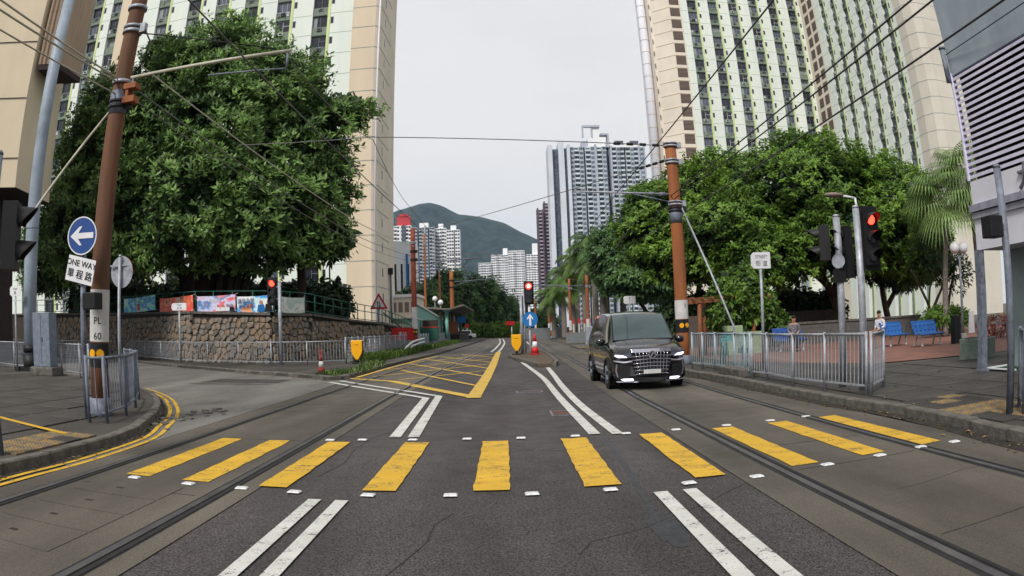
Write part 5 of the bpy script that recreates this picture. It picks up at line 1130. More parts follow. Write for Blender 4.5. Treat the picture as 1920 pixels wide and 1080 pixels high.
b = MB(); b.plate(circle(.30, 28), TR(.07, .06, 2.5, -.15), .012, 0, 1); obj('disc', b, [GALV, RED], t); b = MB(); b.bar((-.2, .04, 2.62), (.34, .04, 2.62), .03); obj('bracket', b, GALV, t)
# two-way traffic triangle
t = thing('warning_sign', 'red edged triangular two way traffic warning sign on a grey pole by the grass strip', 'road sign', (-8.0, 47.4, .1)); signpole(t, 3.0, .06)
D_ = TR(0, -.12, 2.8)
def tri(s): return [(-s * .5, -s * .29), (s * .5, -s * .29), (0, s * .577)]
b = MB(); b.plate(tri(1.18), D_ @ Matrix.Translation((0, 0, .34)), .02); obj('border', b, RED, t); b = MB(); b.plate(tri(.80), D_ @ Matrix.Translation((0, -.012, .34)), .01); obj('panel', b, WPAINT, t)
b = MB()
for s in (-1, 1): b.plate([(s * .07 - .025, .12), (s * .07 + .025, .12), (s * .07 + .025, .42), (s * .07 - .025, .42)], D_ @ Matrix.Translation((0, -.02, 0)), .006); b.plate([(s * .07 - .065, .38 if s < 0 else .18), (s * .07 + .065, .38 if s < 0 else .18), (s * .07, .52 if s < 0 else .06)][::(1 if s < 0 else -1)], D_ @ Matrix.Translation((0, -.027, 0)), .006)
obj('arrows', b, BLK, t)
# street name plates
def nameplate(lab, x, y, h, w=.75, z1=None, s1='', s2='', rz=0, hh=.34, r=.03, two=False, back=False):
    t = thing('street_name_sign', lab, 'street sign', (x, y, .1)); signpole(t, h, r)
    T = TR(0, -.05, h - .15, rz); b = MB(); P = [(-w / 2 + .08, -hh / 2), (w / 2, -hh / 2), (w / 2, hh / 2), (-w / 2 + .08, hh / 2), (-w / 2, hh / 2 - .08), (-w / 2, -hh / 2 + .08)]
    b.plate(P, T, .02); obj('plate', b, WPAINT, t)
    if s1: text_obj('lettering', s1, hh * .26, INK, t, T @ Matrix.Translation((0.02, -.004, hh * .22)))
    if s2: text_obj('lettering', s2, hh * .36, INK, t, T @ Matrix.Translation((0.02, -.004, -hh * .2)))
    if two: T2 = TR(.18, .12, h - .1, rz + .9); b = MB(); b.plate([(-.05, -hh / 2), (w * .7, -hh / 2), (w * .7, hh / 2), (-.05, hh / 2)], T2, .02); obj('plate', b, WDIRTY, t)
nameplate('small white street name plate on a thin pole by the long railing under the banners', -15.3, 31.9, 2.8, w=.86, s1='STREET', s2='街 道', r=.05)
nameplate('double white street name plate on a pole by the four bay railing', 6.55, 18.17, 2.95, w=.56, s1='STREET', s2='街 道', hh=.42, two=True, r=.04)
nameplate('white street name plate half hidden behind the thick grey column', -17.75, 20.9, 3.05, w=.6, s1='ROAD', s2='路', hh=.36, r=.04)
nameplate('blank white sign board beyond the van roof', 7.48, 45, 2.95, w=.74, hh=.46, r=.06)
# thick grey pole, cabinet
t = thing('steel_column', 'thick pale grey steel column with dark base straps beside the cabinet', 'lamp column', (-17.4, 21.5, .1))
b = MB(); b.tube([(0, 0, 0), (.03, 0, 4), (.12, 0, 9), (.25, 0, 16)], [.31, .30, .28, .26], 24); obj('shaft', b, mat('column_grey', (.27, .32, .38), .5, var=.12, scale=1.5), t)
b = MB(); b.cyl((0, 0, 0), (0, 0, .62), .37, n=24); b.cyl((0, 0, .68), (0, 0, .95), .35, n=24); b.box(-.6, -.5, -.02, .5, .5, .16); obj('base_strap', b, BLK, t); b = MB(); b.cyl((.04, 0, 5.2), (.04, 0, 5.24), .31, n=24); obj('seam', b, GALVD, t)
t = thing('roadside_cabinet', 'tall blue grey utility cabinet on a rough concrete plinth beside the thick column', 'cabinet', (-15.0, 19.4, .1))
b = MB(); b.box(-.42, -.2, .3, .42, .3, 2.05); obj('body', b, mat('cabinet_grey', (.17, .20, .25), .6), t, bevel=.02); b = MB(); b.box(-.005, -.206, .4, .005, -.2, 1.95); b.box(.05, -.215, 1.1, .08, -.2, 1.25); obj('door_gap', b, BLK, t)
b = MB(); b.box(-.55, -.35, -.02, .6, .42, .3); obj('plinth', b, KERB, t, bevel=.06)
# near left signal seen from behind
def head(t, x, y, z, n=3, w=.30, ah=.30, lit=None, rz=0, face=-1, m=BLK, lamp=REDL, lens_r=.1, board=True):
    """signal head: housing, hoods and lenses; front faces local -y turned by rz"""
    T = TR(x, y, z, rz)
    q = MB(); q.box(-w / 2, -.08, -n * ah, w / 2, .12, 0, tx=T); obj('housing', q, m, t)
    if board: q = MB(); q.box(-w * .72, .0, -n * ah - .08, w * .72, .012, .09, tx=T); obj('backing_board', q, m, t)
    for k in range(n):
        c = -ah * (k + .5); q = MB(); nn = 14; R0 = w * .40; vs = []
        for i in range(nn + 1):
            a = -.35 + (PI + .7) * i / nn; ext = .26 if .5 < i / nn * 1 + 1e-9 or True else 0
            vs += [T @ Vector((R0 * math.cos(a), -.08, c + R0 * math.sin(a))), T @ Vector((R0 * math.cos(a) * .97, -.08 - .25 * max(.25, (math.sin(a) + .6) / 1.6), c + R0 * math.sin(a) * .97 - .015))]
        q.add(vs, [(2 * i, 2 * i + 1, 2 * i + 3, 2 * i + 2) for i in range(nn)], 0, True); obj('hood', q, m, t)
        q = MB(); q.plate(circle(lens_r if k != lit else lens_r * 1.0, 16, 0, c), T @ Matrix.Translation((0, -.09, 0)), .01); obj('lens', q, (lamp if k == lit else GLASSD), t)
t = thing('traffic_signal', 'black two lamp signal head on a dark pole beside the worn yellow tiles', 'traffic light', (-5.55, 6.0, .1)); signpole(t, 3.3, .055, GALVD); head(t, .33, .05, 2.72, n=2, w=.36, ah=.36, rz=PI / 2 + .5, board=False)
t = thing('traffic_signal', 'signal on a pale pole by the long railing under the banners, lit red', 'traffic light', (-9.42, 30.12, .1)); signpole(t, 3.5, .075); head(t, -.32, -.02, 3.62, n=3, w=.34, ah=.34, lit=0, lens_r=.13)
b = MB(); b.bar((-.2, 0, 3.3), (0, 0, 3.3), .05); b.bar((-.2, 0, 2.8), (0, 0, 2.8), .05); b.box(-.06, -.09, 2.0, .06, .09, 2.25); obj('bracket', b, GALV, t)
t = thing('traffic_signal', 'signal on the centre island with a round blue straight ahead arrow, lit red', 'traffic light', (1.18, 37.4, .13)); signpole(t, 3.4, .06, WPAINT); head(t, .0, -.14, 3.52, n=3, w=.33, ah=.33, lit=0, lens_r=.15, lamp=REDL, board=True); b = MB(); b.plate(circle(.085, 16, 0, -.165), TR(0, -.245, 3.52), .006); obj('bright_core', b, WHL, t)
D_ = TR(.02, -.2, 1.72); b = MB(); b.plate(circle(.38), D_, .02); obj('disc', b, BLUEB, t); b = MB(); b.plate([(-.05, -.3), (.05, -.3), (.05, .08), (.15, -.02), (.15, .07), (0, .28), (-.15, .07), (-.15, -.02), (-.05, .08)], D_ @ Matrix.Translation((0, -.012, 0)), .01); obj('arrow', b, WPAINT, t)
t = thing('traffic_signal', 'dark signal head turned away on a post behind the centre island signal', 'traffic light', (1.0, 39.8, .13)); signpole(t, 3.2, .05); head(t, 0, .1, 2.9, n=3, rz=PI, w=.28, ah=.28)
t = thing('plain_post', 'slim grey galvanised post on the centre island beside the yellow bollard', 'post', (.80, 38.5, .13)); signpole(t, 2.95, .075, GALV)
t = thing('traffic_signal', 'signal with a small lamp arm on top, red lamp lit, behind the railing end', 'traffic light', (5.91, 11.07, .1)); signpole(t, 3.08, .066, GALV); head(t, .24, -.02, 3.02, n=3, w=.30, ah=.305, lit=0, rz=.12, lens_r=.085)
b = MB(); b.cyl((.04, .02, 3.05), (.02, .02, 3.25), .022, n=8); b.cyl((.02, .02, 3.25), (-.22, .02, 3.28), .018, n=8); obj('lamp_arm', b, WPAINT, t); b = MB(); b.ball((-.42, .02, 3.29), .2, sc=(1, .5, .22)); obj('lamp_head', b, LOUV, t)
b = MB(); b.cyl((.09, .05, .0), (.09, .05, 2.1), .016, n=6); obj('conduit', b, WDIRTY, t)
t = thing('traffic_signal', 'signal pole carrying two dark unlit heads turned away', 'traffic light', (5.92, 11.95, .1)); signpole(t, 3.05, .07, GALV)
head(t, -.27, .10, 2.90, n=2, w=.26, ah=.31, rz=-PI * .62, board=False); head(t, .17, .10, 2.88, n=3, w=.28, ah=.31, rz=-PI * .40, board=False)
b = MB(); b.box(-.11, -.09, 1.88, .09, .09, 2.12); obj('push_button_box', b, BLK, t); b = MB(); b.plate(circle(.13, 20), TR(-.07, -.1, 2.25, -.7), .01); obj('small_disc', b, GALV, t)
t = thing('signal_post', 'tall dull blue post with a black speaker box', 'post', (5.80, 6.55, .1)); signpole(t, 2.9, .055, GALVD, lean=(-.012, 0)); b = MB(); b.box(-.36, -.1, 2.07, -.13, .12, 2.32); obj('speaker_box', b, BLK, t, bevel=.012); b = MB(); b.bar((-.14, 0, 2.2), (-.03, 0, 2.2), .08); obj('bracket', b, GALVD, t)
# lamps
t = thing('street_lamp', 'thin dark lamp post with a lantern on the terrace in front of the tan tower', 'street lamp', (-10.7, 45, 2.1)); b = MB(); b.cyl((0, 0, 0), (0, 0, 5.4), .06, .045, n=8); b.box(-.28, -.1, 5.35, .28, .1, 5.5); obj('post', b, BLK, t); b = MB(); b.cyl((.55, 0, 2.3), (.55, 0, 2.6), .1, .2, n=6); b.cyl((.55, 0, 2.6), (.55, 0, 2.85), .22, .03, n=6); obj('lantern', b, BLK, t); b = MB(); b.bar((0, 0, 2.2), (.55, 0, 2.3), .04); obj('bracket', b, BLK, t)
t = thing('street_lamp', 'park lamp with two white globes in front of the fan palm', 'street lamp', (19.4, 25.8, .1)); b = MB(); b.cyl((0, 0, 0), (0, 0, 3.5), .07, .05, n=8); b.bar((-.26, 0, 3.45), (.26, 0, 3.45), .05); obj('post', b, GALVD, t)
for s in (-1, 1): b = MB(); b.ball((s * .27, 0, 3.82), .26, n=14, m=10); obj('globe', b, WPAINT, t)
for i, (x, y, z) in enumerate(((-7.8, 84, 4.7), (-7.0, 82, 4.2))):
    t = thing('street_lamp', 'globe lamp above the tram shelter, %s' % ('the upper of the two' if i == 0 else 'the lower of the two'), 'street lamp', (x, y, .1)); b = MB(); b.cyl((0, 0, 0), (0, 0, z), .07, n=6); obj('post', b, GALVD, t); b = MB(); b.ball((0, 0, z + .2), .30); obj('globe', b, WPAINT, t)
t = thing('street_lamp', 'tall grey lamp column with box head at the cream shop block', 'street lamp', (-14.0, 92, 2)); b = MB(); b.cyl((0, 0, 0), (0, 0, 6.5), .14, n=8); obj('post', b, GALVD, t); b = MB(); b.box(-.3, -.3, 6.5, .3, .3, 7.3); obj('lamp_head', b, BLK, t)

# ================================================================== BOLLARDS, CONES
def bollard(lab, x, y, z, rz=0):
    t = thing('yellow_bollard', lab, 'bollard', (x, y, z), rz, 'yellow island bollards')
    b = MB(); pr = [(-.25, 1.0), (-.25, .56), (-.21, .42), (-.06, .17), (.06, .17), (.21, .42), (.25, .56), (.25, 1.0)]; b.plate([(x_, z_) for x_, z_ in pr][::-1], TR(0, -.1, 0), .2); obj('body', b, YB, t, bevel=.03)
    b = MB(); b.cyl((0, 0, 0), (0, 0, .05), .24, n=16); b.cyl((0, 0, .05), (0, 0, .19), .07, n=10); obj('base', b, BLK, t)
    b = MB(); b.plate([(-.09, .80), (-.09, .82), (.09, .82), (.09, .80)][::-1], TR(0, -.106, 0), .004); obj('slot', b, BLK, t)
    b = MB(); b.box(.262, -.09, .5, .285, .09, .97); b.plate([(.09, .17), (.24, .44), (.285, .56), (.285, .50), (.14, .17)][::-1], TR(0, -.08, 0), .18); obj('side_strip', b, BLK, t)
bollard('yellow shield shaped bollard at the end of the long railing', -6.35, 31.5, .1); bollard('yellow shield shaped bollard on the centre island', .50, 37.6, .13)
def cone(lab, x, y, z, s=1.0, tilt=0):
    t = thing('traffic_cone', lab, 'traffic cone', (x, y, z)); b = MB(); b.box(-.2 * s, -.2 * s, 0, .2 * s, .2 * s, .04); b.cyl((0, 0, .04), (0, 0, .09), .17 * s, n=12); obj('base', b, BLK if tilt else mat('cone_base_red', (.35, .03, .03), .7), t)
    H_ = .72 * s
    RD = mat('faded_cone_red', (.26, .03, .025), .75) if tilt else RED
    for a, c, m in ((.09, .36, RD), (.36, .64, WDIRTY if tilt else WPAINT), (.64, 1.0, RD)): b = MB(); ra, rc = .145 * (1 - a * .8) * s, .145 * (1 - c * .8) * s; b.cyl((tilt * a, 0, a * H_), (tilt * c, 0, c * H_), ra, rc, n=14); obj('band', b, m, t)
    if tilt: b = MB(); b.tube([(tilt, 0, H_), (tilt + .01, 0, H_ + .1), (tilt - .06, 0, H_ + .13)], [.03, .02, .012], 6); obj('tip', b, RED, t)
cone('battered red and white traffic cone at the kerb tip of the side road', -5.98, 23.6, .1, .92, -.02); cone('red and white traffic cone at the foot of the centre island signal', 1.36, 36.3, .13, 1.4)

# ================================================================== LOUVRED BUILDING (right)
t = thing('louvred_building', 'grey concrete building with rows of lilac louvre blades and a raised character', 'building', (9.35, 11.7, 0))
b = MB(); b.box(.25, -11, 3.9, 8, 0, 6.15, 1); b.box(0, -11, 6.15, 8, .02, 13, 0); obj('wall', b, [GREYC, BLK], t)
bm_ = MB(); bm_.add([(-.03, -5.4, 0), (.12, -5.4, .06), (.12, 0, .06), (-.03, 0, 0), (-.03, -5.4, .062), (.12, -5.4, .122), (.12, 0, .122), (-.03, 0, .062)], [(3, 2, 1, 0), (4, 5, 6, 7), (0, 4, 7, 3), (0, 1, 5, 4), (1, 2, 6, 5), (2, 3, 7, 6)]); bm2 = bm_.mesh('louvre_blade', LILAC)
for k in range(17): link('louvre_blade', bm2, t, (.02, 0, 3.93 + k * .131)); link('louvre_blade', bm2, t, (.02, -5.5, 3.93 + k * .131))
b = MB(); b.box(-.05, -.02, 3.9, .1, .03, 6.2); obj('edge_frame', b, LILAC, t)
b = MB(); b.box(0, -11, 3.40, 8, 0, 3.88); obj('sign_fascia', b, PALEW, t); b = MB(); b.box(-.09, -11, 3.26, 8, .05, 3.40); b.box(-.05, -11, 3.12, 8, .02, 3.24); obj('string_course', b, mat('fascia_line', (.30, .30, .36), .7), t)
b = MB(); b.box(0, -11, 2.5, 8, 0, 3.12); obj('lower_fascia', b, PALEW, t)
for s, y in (('大', -2.05), ('興', -2.75)): text_obj('raised_character', s, .52, mat('character_metal', (.20, .20, .27), .4, metal=.4), t, Matrix.Translation((-.03, y, 3.64)) @ Matrix.Rotation(-PI / 2, 4, 'Z'), ext=.03)
b = MB(); b.box(-.1, -.18, .1, .06, .0, 2.5); b.box(-.14, -.22, .1, .1, .04, .16); obj('corner_post', b, GALVD, t)
b = MB(); b.box(.9, -11, .1, 1.1, .0, 2.5); obj('recessed_wall', b, mat('recess_pale', (.30, .36, .36), .7, var=.1, scale=.7), t)
b = MB(); b.box(.86, -11, 1.25, .9, -1.4, 1.32); b.box(.86, -1.44, .1, .9, -1.4, 2.5); b.box(.86, -3.6, .1, .9, -3.55, 2.5); obj('panel_joint', b, GALVD, t)
b = MB(); b.cyl((-.1, .02, 6.0), (-.1, .02, 6.75), .07, n=10); b.cyl((-.1, .02, 6.75), (-.1, .02, 6.8), .085, n=10); obj('vent_pipe', b, GALVD, t)
b = MB(); b.box(.12, -.9, .1, .8, -.1, .14); obj('green_mat', b, mat('mat_green', (.012, .05, .03), .9), t)
b = MB(); b.bar((.1, -.12, .16), (.85, -.12, .16), .03); b.bar((.1, -.12, .16), (.1, -1.2, .16), .03); obj('floor_trim', b, WPAINT, t)
t = thing('wall_sign', 'small round orange sign fixed behind the blue post on the louvred building', 'sign', (10.05, 9.1, 1.35)); b = MB(); b.plate(circle(.18, 18), TR(0, 0, 0, -.7), .03); obj('disc', b, mat('sign_orange', (.35, .09, .01), .6), t)
# ================================================================== CREAM BUILDING top left
t = thing('cream_building', 'cream building with overhanging upper storeys and a ribbed brown bay beside the thick column', 'building', (-22.5, 26, 8.2))
b = MB(); b.prism([(0, 0), (-.9, 4.5), (-20, 4.5), (-20, -6), (-3.2, -2)], 0, 22, 0); obj('wall', b, CREAM, t)
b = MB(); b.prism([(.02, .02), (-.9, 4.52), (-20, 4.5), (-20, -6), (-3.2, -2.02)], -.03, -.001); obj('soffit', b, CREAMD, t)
b = MB()
for z in (1.4, 4.4, 7.4, 10.4): b.bar((0.01, -.02, z), (-3.2, -2.03, z), .03)
obj('wall_joint', b, CREAMD, t)
b = MB(); b.prism([(.2, .3), (1.35, .9), (1.2, 3.4), (-.3, 2.6)], 6.2, 20, 0); obj('ribbed_bay', b, mat('bay_brown', (.42, .31, .22), .8, stretch=(8, 8, .3), scale=1.5), t)
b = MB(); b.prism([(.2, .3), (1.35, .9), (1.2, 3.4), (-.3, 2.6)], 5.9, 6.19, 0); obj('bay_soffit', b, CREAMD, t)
rb = MB(); rb.box(-.03, -.05, 0, .03, .0, 13.7); rme = rb.mesh('rib', mat('rib_brown', (.34, .24, .17), .8))
for k in range(5): link('rib', rme, t, (.32 + k * .23, .33 + k * .12, 6.25), .48)
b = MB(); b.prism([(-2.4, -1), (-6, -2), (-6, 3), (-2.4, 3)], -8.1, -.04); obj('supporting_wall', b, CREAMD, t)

# ================================================================== PARK (right)
t = thing('pergola', 'brown timber pergola beside the climbing shrub behind the van side mast', 'pergola', (7.5, 27, .1))
for (x, y) in ((-.35, 0), (-.12, .2), (1.85, .0), (1.85, 1.4)): b = MB(); b.cyl((x, y, 0), (x, y, 2.0), .085, n=8); obj('post', b, WOOD, t)
b = MB(); b.bar((-.75, -.05, 2.06), (2.6, -.05, 2.06), .12); b.bar((-.75, 1.4, 2.06), (2.6, 1.4, 2.06), .12); obj('beam', b, WOOD, t)
b = MB(); b.bar((0, -.35, 2.17), (0, 1.7, 2.17), .07, .09); rme = b.mesh('rafter', WOOD)
for k in range(9): link('rafter', rme, t, (-.65 + k * .38, 0, 0))
for i, (x, y, w, h, lab) in enumerate(((8.35, 26.6, .62, 1.1, 'taller pale green planter box in front of the pergola posts'), (9.25, 26.8, .75, .85, 'wide low pale green planter box below the shrub'), (8.95, 27.6, .5, 1.12, 'pale green planter box standing behind the other two'))):
    t = thing('planter_box', lab, 'planter', (x, y, .1)); b = MB(); b.box(-w / 2, -.3, 0, w / 2, .3, h); obj('body', b, GRNBOX, t, bevel=.02); b = MB(); b.box(-w / 2 + .05, -.25, h + .002, w / 2 - .05, .25, h + .012); obj('soil', b, MORTAR, t)
t = thing('planter_box', 'square grey green planter at the foot of the louvred building post', 'planter', (11.55, 14.6, .1), .5); b = MB(); b.box(-.42, -.42, 0, .42, .42, .52); obj('body', b, mat('planter_grey_green', (.20, .25, .21), .8), t, bevel=.02); b = MB(); b.box(-.36, -.36, .522, .36, .36, .53); obj('soil', b, MORTAR, t)
t = thing('concrete_block', 'pair of old concrete blocks lying by the kerb between the two railings', 'concrete block', (5.42, 16.9, .1))
b = MB(); b.box(-.27, -.9, 0, .25, -.02, .2); obj('block', b, KERB, t, bevel=.03); b = MB(); b.box(-.25, .0, 0, .25, .9, .2); obj('block', b, KERB, t, bevel=.03)
t = thing('park_wall', 'low grey concrete wall behind the blue benches', 'wall', (13.5, 32, .1)); b = MB(); b.box(-3.6, 0, 0, 7.4, .4, .95); obj('wall', b, mat('park_wall_grey', (.11, .10, .095), .9, bump=.3), t); b = MB(); b.box(-3.65, -.05, .952, 7.45, .45, 1.05); obj('coping', b, KERB, t)
t = thing('park_wall', 'dark retaining wall deep under the trees behind the seated dark figure', 'wall', (9, 36.5, .1)); b = MB(); b.box(0, 0, 0, 9, .4, 1.6); obj('wall', b, mat('deep_wall', (.10, .08, .07), .9), t)
def bench(lab, x, y, rz, w=1.35, m=BENCH, grp='blue perforated metal benches'):
    t = thing('park_bench', lab, 'bench', (x, y, .128), rz, grp)
    b = MB(); b.tube([(-w / 2, -.25, .42), (w / 2, -.25, .42)], .03, 8); n = 12
    prof = [(-.25, .42), (-.15, .455), (0, .44), (.14, .43), (.2, .5), (.24, .62), (.29, .78), (.33, .86), (.38, .84)]
    vs = [(s * w / 2, y_, z_) for y_, z_ in prof for s in (-1, 1)]; vs2 = [(x_, y_ + .02, z_ - .02) for x_, y_, z_ in vs]; k = len(prof)
    b.add(vs[:8], [(2 * i, 2 * i + 1, 2 * i + 3, 2 * i + 2) for i in range(3)], 0, True); obj('seat', b, m, t)
    b = MB(); b.add(vs[6:], [(2 * i, 2 * i + 1, 2 * i + 3, 2 * i + 2) for i in range(k - 4)], 0, True); b.tube([(-w / 2, .35, .86), (w / 2, .35, .86)], .03, 8)
    for s in (-1, 1): b.tube([(s * w / 2, y_, z_) for y_, z_ in prof[3:]], .022, 6)
    obj('backrest', b, m, t)
    b = MB()
    for r_ in range(2): q0 = .52 + r_ * .17; [b.plate(circle(.06, 10, -w / 2 + .2 + c_ * (w - .4) / 4, q0), TR(0, .21 + r_ * .055, 0), .005) for c_ in range(5)]
    obj('punched_pattern', b, BLUE, t)
    for s in (-1, 1): b = MB(); b.bar((s * (w / 2 - .14), -.15, 0), (s * (w / 2 - .14), -.15, .42), .05); b.bar((s * (w / 2 - .14), .15, .40), (s * (w / 2 - .14), .28, .05), .05); b.ball((s * (w / 2 - .14), -.15, .03), .06); obj('leg', b, GALV, t)
bench('empty blue metal bench beside the black bin', 14.5, 21.6, .22); bench('blue metal bench on which the man in white sits', 14.15, 23.6, .30, w=1.25)
bench('dark blue bench with the dark dressed sitter, deep under the tree', 10.6, 26.2, .1, w=1.3, m=BLUE, grp=None)
t = thing('litter_bin', 'black slim bin with a white notice beside the empty blue bench', 'bin', (15.7, 21.3, .12)); b = MB(); b.box(-.2, -.15, 0, .12, .15, 1.0); obj('body', b, BLK, t, bevel=.02); b = MB(); b.box(.2, -.1, 0, .48, .1, .34); obj('small_stool', b, WDIRTY, t)
t = thing('a_frame_sign', 'white A frame notice standing between the bench and the planter', 'notice', (17.0, 21.9, .12)); b = MB(); b.plate([(-.16, .3), (.16, .3), (.12, 1.1), (-.12, 1.1)], TR(0, 0, 0), .05); obj('board', b, WPAINT, t)
t = thing('flower_bed_fence', 'low fence round a red and green flower bed beyond the building post', 'fence', (17.2, 21.5, .12))
pm = MB(); pm.cyl((0, 0, 0), (0, 0, .62), .018, n=5); pme = pm.mesh('bar', GALVD)
for i in range(24): link('bar', pme, t, (.5 + i * .16, -.5 - i * .05, 0))
b = MB(); b.bar((.5, -.5, .6), (4.2, -1.65, .6), .03); obj('rail', b, GALVD, t)
tree('reddish flower bed shrubs behind the low fence', (19.0, 22.2, .1), [(0, 0, .5, 1.5, .5, .4), (.8, -.3, .6, 1, .4, .35)], 520, leaf_mat('red_leaf', (.10, .03, .02), (.40, .12, .10), .3), 71, [([(0, 0, 0), (0, 0, .4)], (.04, .02))], size=.14, cat='flower bed', nm='flower_bed', per=5)
# bicycle
t = thing('bicycle', 'teal bicycle leaning behind the pale railing', 'bicycle', (6.0, 20.0, .1), 1.15)
for x in (-.5, .5):
    b = MB(); P = [(x + .32 * math.cos(a * PI / 12), 0, .34 + .32 * math.sin(a * PI / 12)) for a in range(25)]; b.tube(P, .018, 6); obj('wheel', b, RUBBER, t)
    b = MB(); [b.bar((x, 0, .34), (x + .31 * math.cos(a), 0, .34 + .31 * math.sin(a)), .005) for a in [k * PI / 6 for k in range(12)]]; obj('spokes', b, GALV, t)
b = MB(); [b.cyl(p, q, .02, n=6) for p, q in (((-.5, 0, .34), (-.12, 0, .34)), ((-.12, 0, .34), (-.22, 0, .80)), ((-.22, 0, .74), (.32, 0, .78)), ((-.12, 0, .34), (.34, 0, .70)), ((.34, 0, .70), (.5, 0, .34)), ((.34, 0, .70), (.30, 0, .95)), ((-.5, 0, .34), (-.2, 0, .72)))]; obj('frame', b, CYCLE, t)
b = MB(); b.box(-.33, -.06, .84, -.12, .06, .89); obj('saddle', b, BLK, t, bevel=.02); b = MB(); b.bar((.3, -.26, .98), (.3, .26, .98), .03); obj('handlebar', b, BLK, t)
b = MB(); b.box(.36, -.14, .72, .62, .14, .95); obj('basket', b, CYCLE, t)
# tram shelter and shops (far left)
t = thing('tram_shelter', 'tram stop shelter with butterfly roof on grey columns beside the track', 'tram shelter', (-7.6, 80, .1))
b = MB(); b.add([(-1.0, 0, 3.75), (1.6, 0, 3.5), (3.2, 0, 3.9), (3.2, 26, 3.9), (1.6, 26, 3.5), (-1.0, 26, 3.75), (-1.0, 0, 3.93), (1.6, 0, 3.68), (3.2, 0, 4.08), (3.2, 26, 4.08), (1.6, 26, 3.68), (-1.0, 26, 3.93)], [(0, 1, 7, 6), (1, 2, 8, 7), (2, 3, 9, 8), (7, 8, 9, 10), (6, 7, 10, 11), (1, 0, 5, 4), (2, 1, 4, 3), (5, 0, 6, 11)]); obj('roof', b, mat('shelter_roof', (.16, .145, .12), .8), t)
for k in range(4): b = MB(); b.cyl((1.3, 1 + k * 8, .5), (1.3, 1 + k * 8, 3.2), .18, n=8); b.cyl((1.3, 1 + k * 8, 3.2), (1.3, 1 + k * 8, 3.6), .18, .5, n=8); obj('column', b, TEAL if k == 0 else KERB, t)
b = MB(); b.box(-1, 8, 0, 2.2, 30, .85); obj('platform', b, mat('platform_dark', (.045, .04, .04), .9), t); b = MB(); b.box(-1, 8, .86, 2.3, 30, .95); obj('platform_edge', b, KERB, t)
b = MB(); b.box(1.9, 9, 2.2, 2.9, 9.1, 2.95); obj('blue_sign', b, BLUEB, t); b = MB(); b.box(.6, 8.6, .96, 1.9, 9.2, 2.4); obj('ticket_machine', b, WOOD, t)
t = thing('teal_wall', 'pale teal wall with stepped top behind the first dark red mast', 'wall', (-7.25, 61, .1)); b = MB(); b.add([(0, 0, 0), (0, 26, 0), (0, 26, 2.6), (0, 0, 3.55), (-.3, 0, 0), (-.3, 26, 0), (-.3, 26, 2.6), (-.3, 0, 3.55)], [(0, 1, 2, 3), (4, 7, 6, 5), (3, 2, 6, 7), (0, 3, 7, 4)]); obj('wall', b, TEAL, t); b = MB(); b.bar((.02, 0, 2.4), (.02, 26, 1.7), .08); b.bar((.02, 0, 3.6), (.02, 26, 2.65), .16); obj('trim', b, WPAINT, t)
t = thing('green_container', 'dark green open container with red edge beside the teal wall', 'container', (-7.1, 63.5, .1)); b = MB(); b.box(0, 0, .6, 1.3, 1.6, 1.6); obj('body', b, GREEN, t); b = MB(); b.box(-.03, -.03, 1.6, 1.33, 1.63, 1.68); obj('rim', b, RED, t); b = MB(); b.box(.05, .2, 1.7, 1.25, 1.5, 2.25); obj('load', b, MORTAR, t); b = MB(); b.box(.1, .1, 0, 1.2, 1.5, .6); obj('stand', b, GALVD, t)
b = MB(); 
for s in (0, .16): b.bar((-8.0, 49, 2.05 + s * 4), (-6.95, 56.5, .35 + s * 4), .07)
tag(obj('ramp_handrail', b, GREEN), 'green handrail slanting down the end of the stone wall', 'handrail')
# far right fence with red and white caps
t = thing('track_fence', 'low grey fence with red and white capped posts in front of the palm trunks', 'fence', (4.9, 62, .1))
for k in range(9):
    b = MB(); b.box(0, 0, 0, .12, .12, 1.55); o = obj('post', b, WDIRTY, t, (k * .42 + .6, -k * .3, 0)); b = MB(); b.box(-.01, -.01, 1.552, .13, .13, 1.95); obj('red_cap', b, RED, o)
b = MB(); b.box(0, 0, .0, 4.8, .1, .85); obj('panel', b, mat('fence_grey', (.17, .18, .19), .8), t, rz=-.6)
b = MB(); b.box(-3, 28, .0, 3.0, 28.1, 1.3); obj('panel', b, mat('fence_grey', (.17, .18, .19), .8), t)
t = thing('track_kerb_strip', 'yellow edged kerb nose beside the track behind the van', 'kerb', (6.0, 52, 0)); b = MB(); b.box(-1.6, -6, 0, 2, 0, .12); obj('kerb', b, KERB, t); b = MB(); b.box(-1.62, -6.02, .1205, 2, -5.8, .125); obj('yellow_edge', b, YB, t)
t = thing('track_cabinet', 'pale grey trackside cabinet beside the brown mast behind the van', 'cabinet', (5.9, 53, .1)); b = MB(); b.box(-.35, -.3, 0, .35, .3, 1.3); obj('body', b, GALV, t, bevel=.03)
for i, (x, y, s, lab, m) in enumerate(((.9, 118, .5, 'small red panel by the far hedge', RED), (-6.1, 119, .55, 'far round no entry sign by the platform end', RED), (-7.2, 117, .5, 'far round blue sign by the platform end', BLUEB))):
    t = thing('road_sign', lab, 'road sign', (x, y, .1)); signpole(t, 2.0 if i else 1.6, .07, WPAINT); b = MB(); b.plate(circle(s * .6, 14, 0, 2.0) if i else [(-.9, 1.9), (.5, 1.9), (.5, 2.5), (-.9, 2.5)], TR(0, -.1, 0), .03); obj('panel', b, m, t)
t = thing('parked_car', 'white car far off at the platform end of the road', 'car', (-8.1, 112, .05)); b = MB(); b.box(-.3, 0, .25, 3.6, 1.7, .8); b.box(.4, .1, .8, 2.9, 1.6, 1.35); obj('body', b, WPAINT, t, bevel=.12); b = MB(); b.box(.5, .08, .85, 2.8, .1, 1.25); obj('window', b, GLASSD, t)
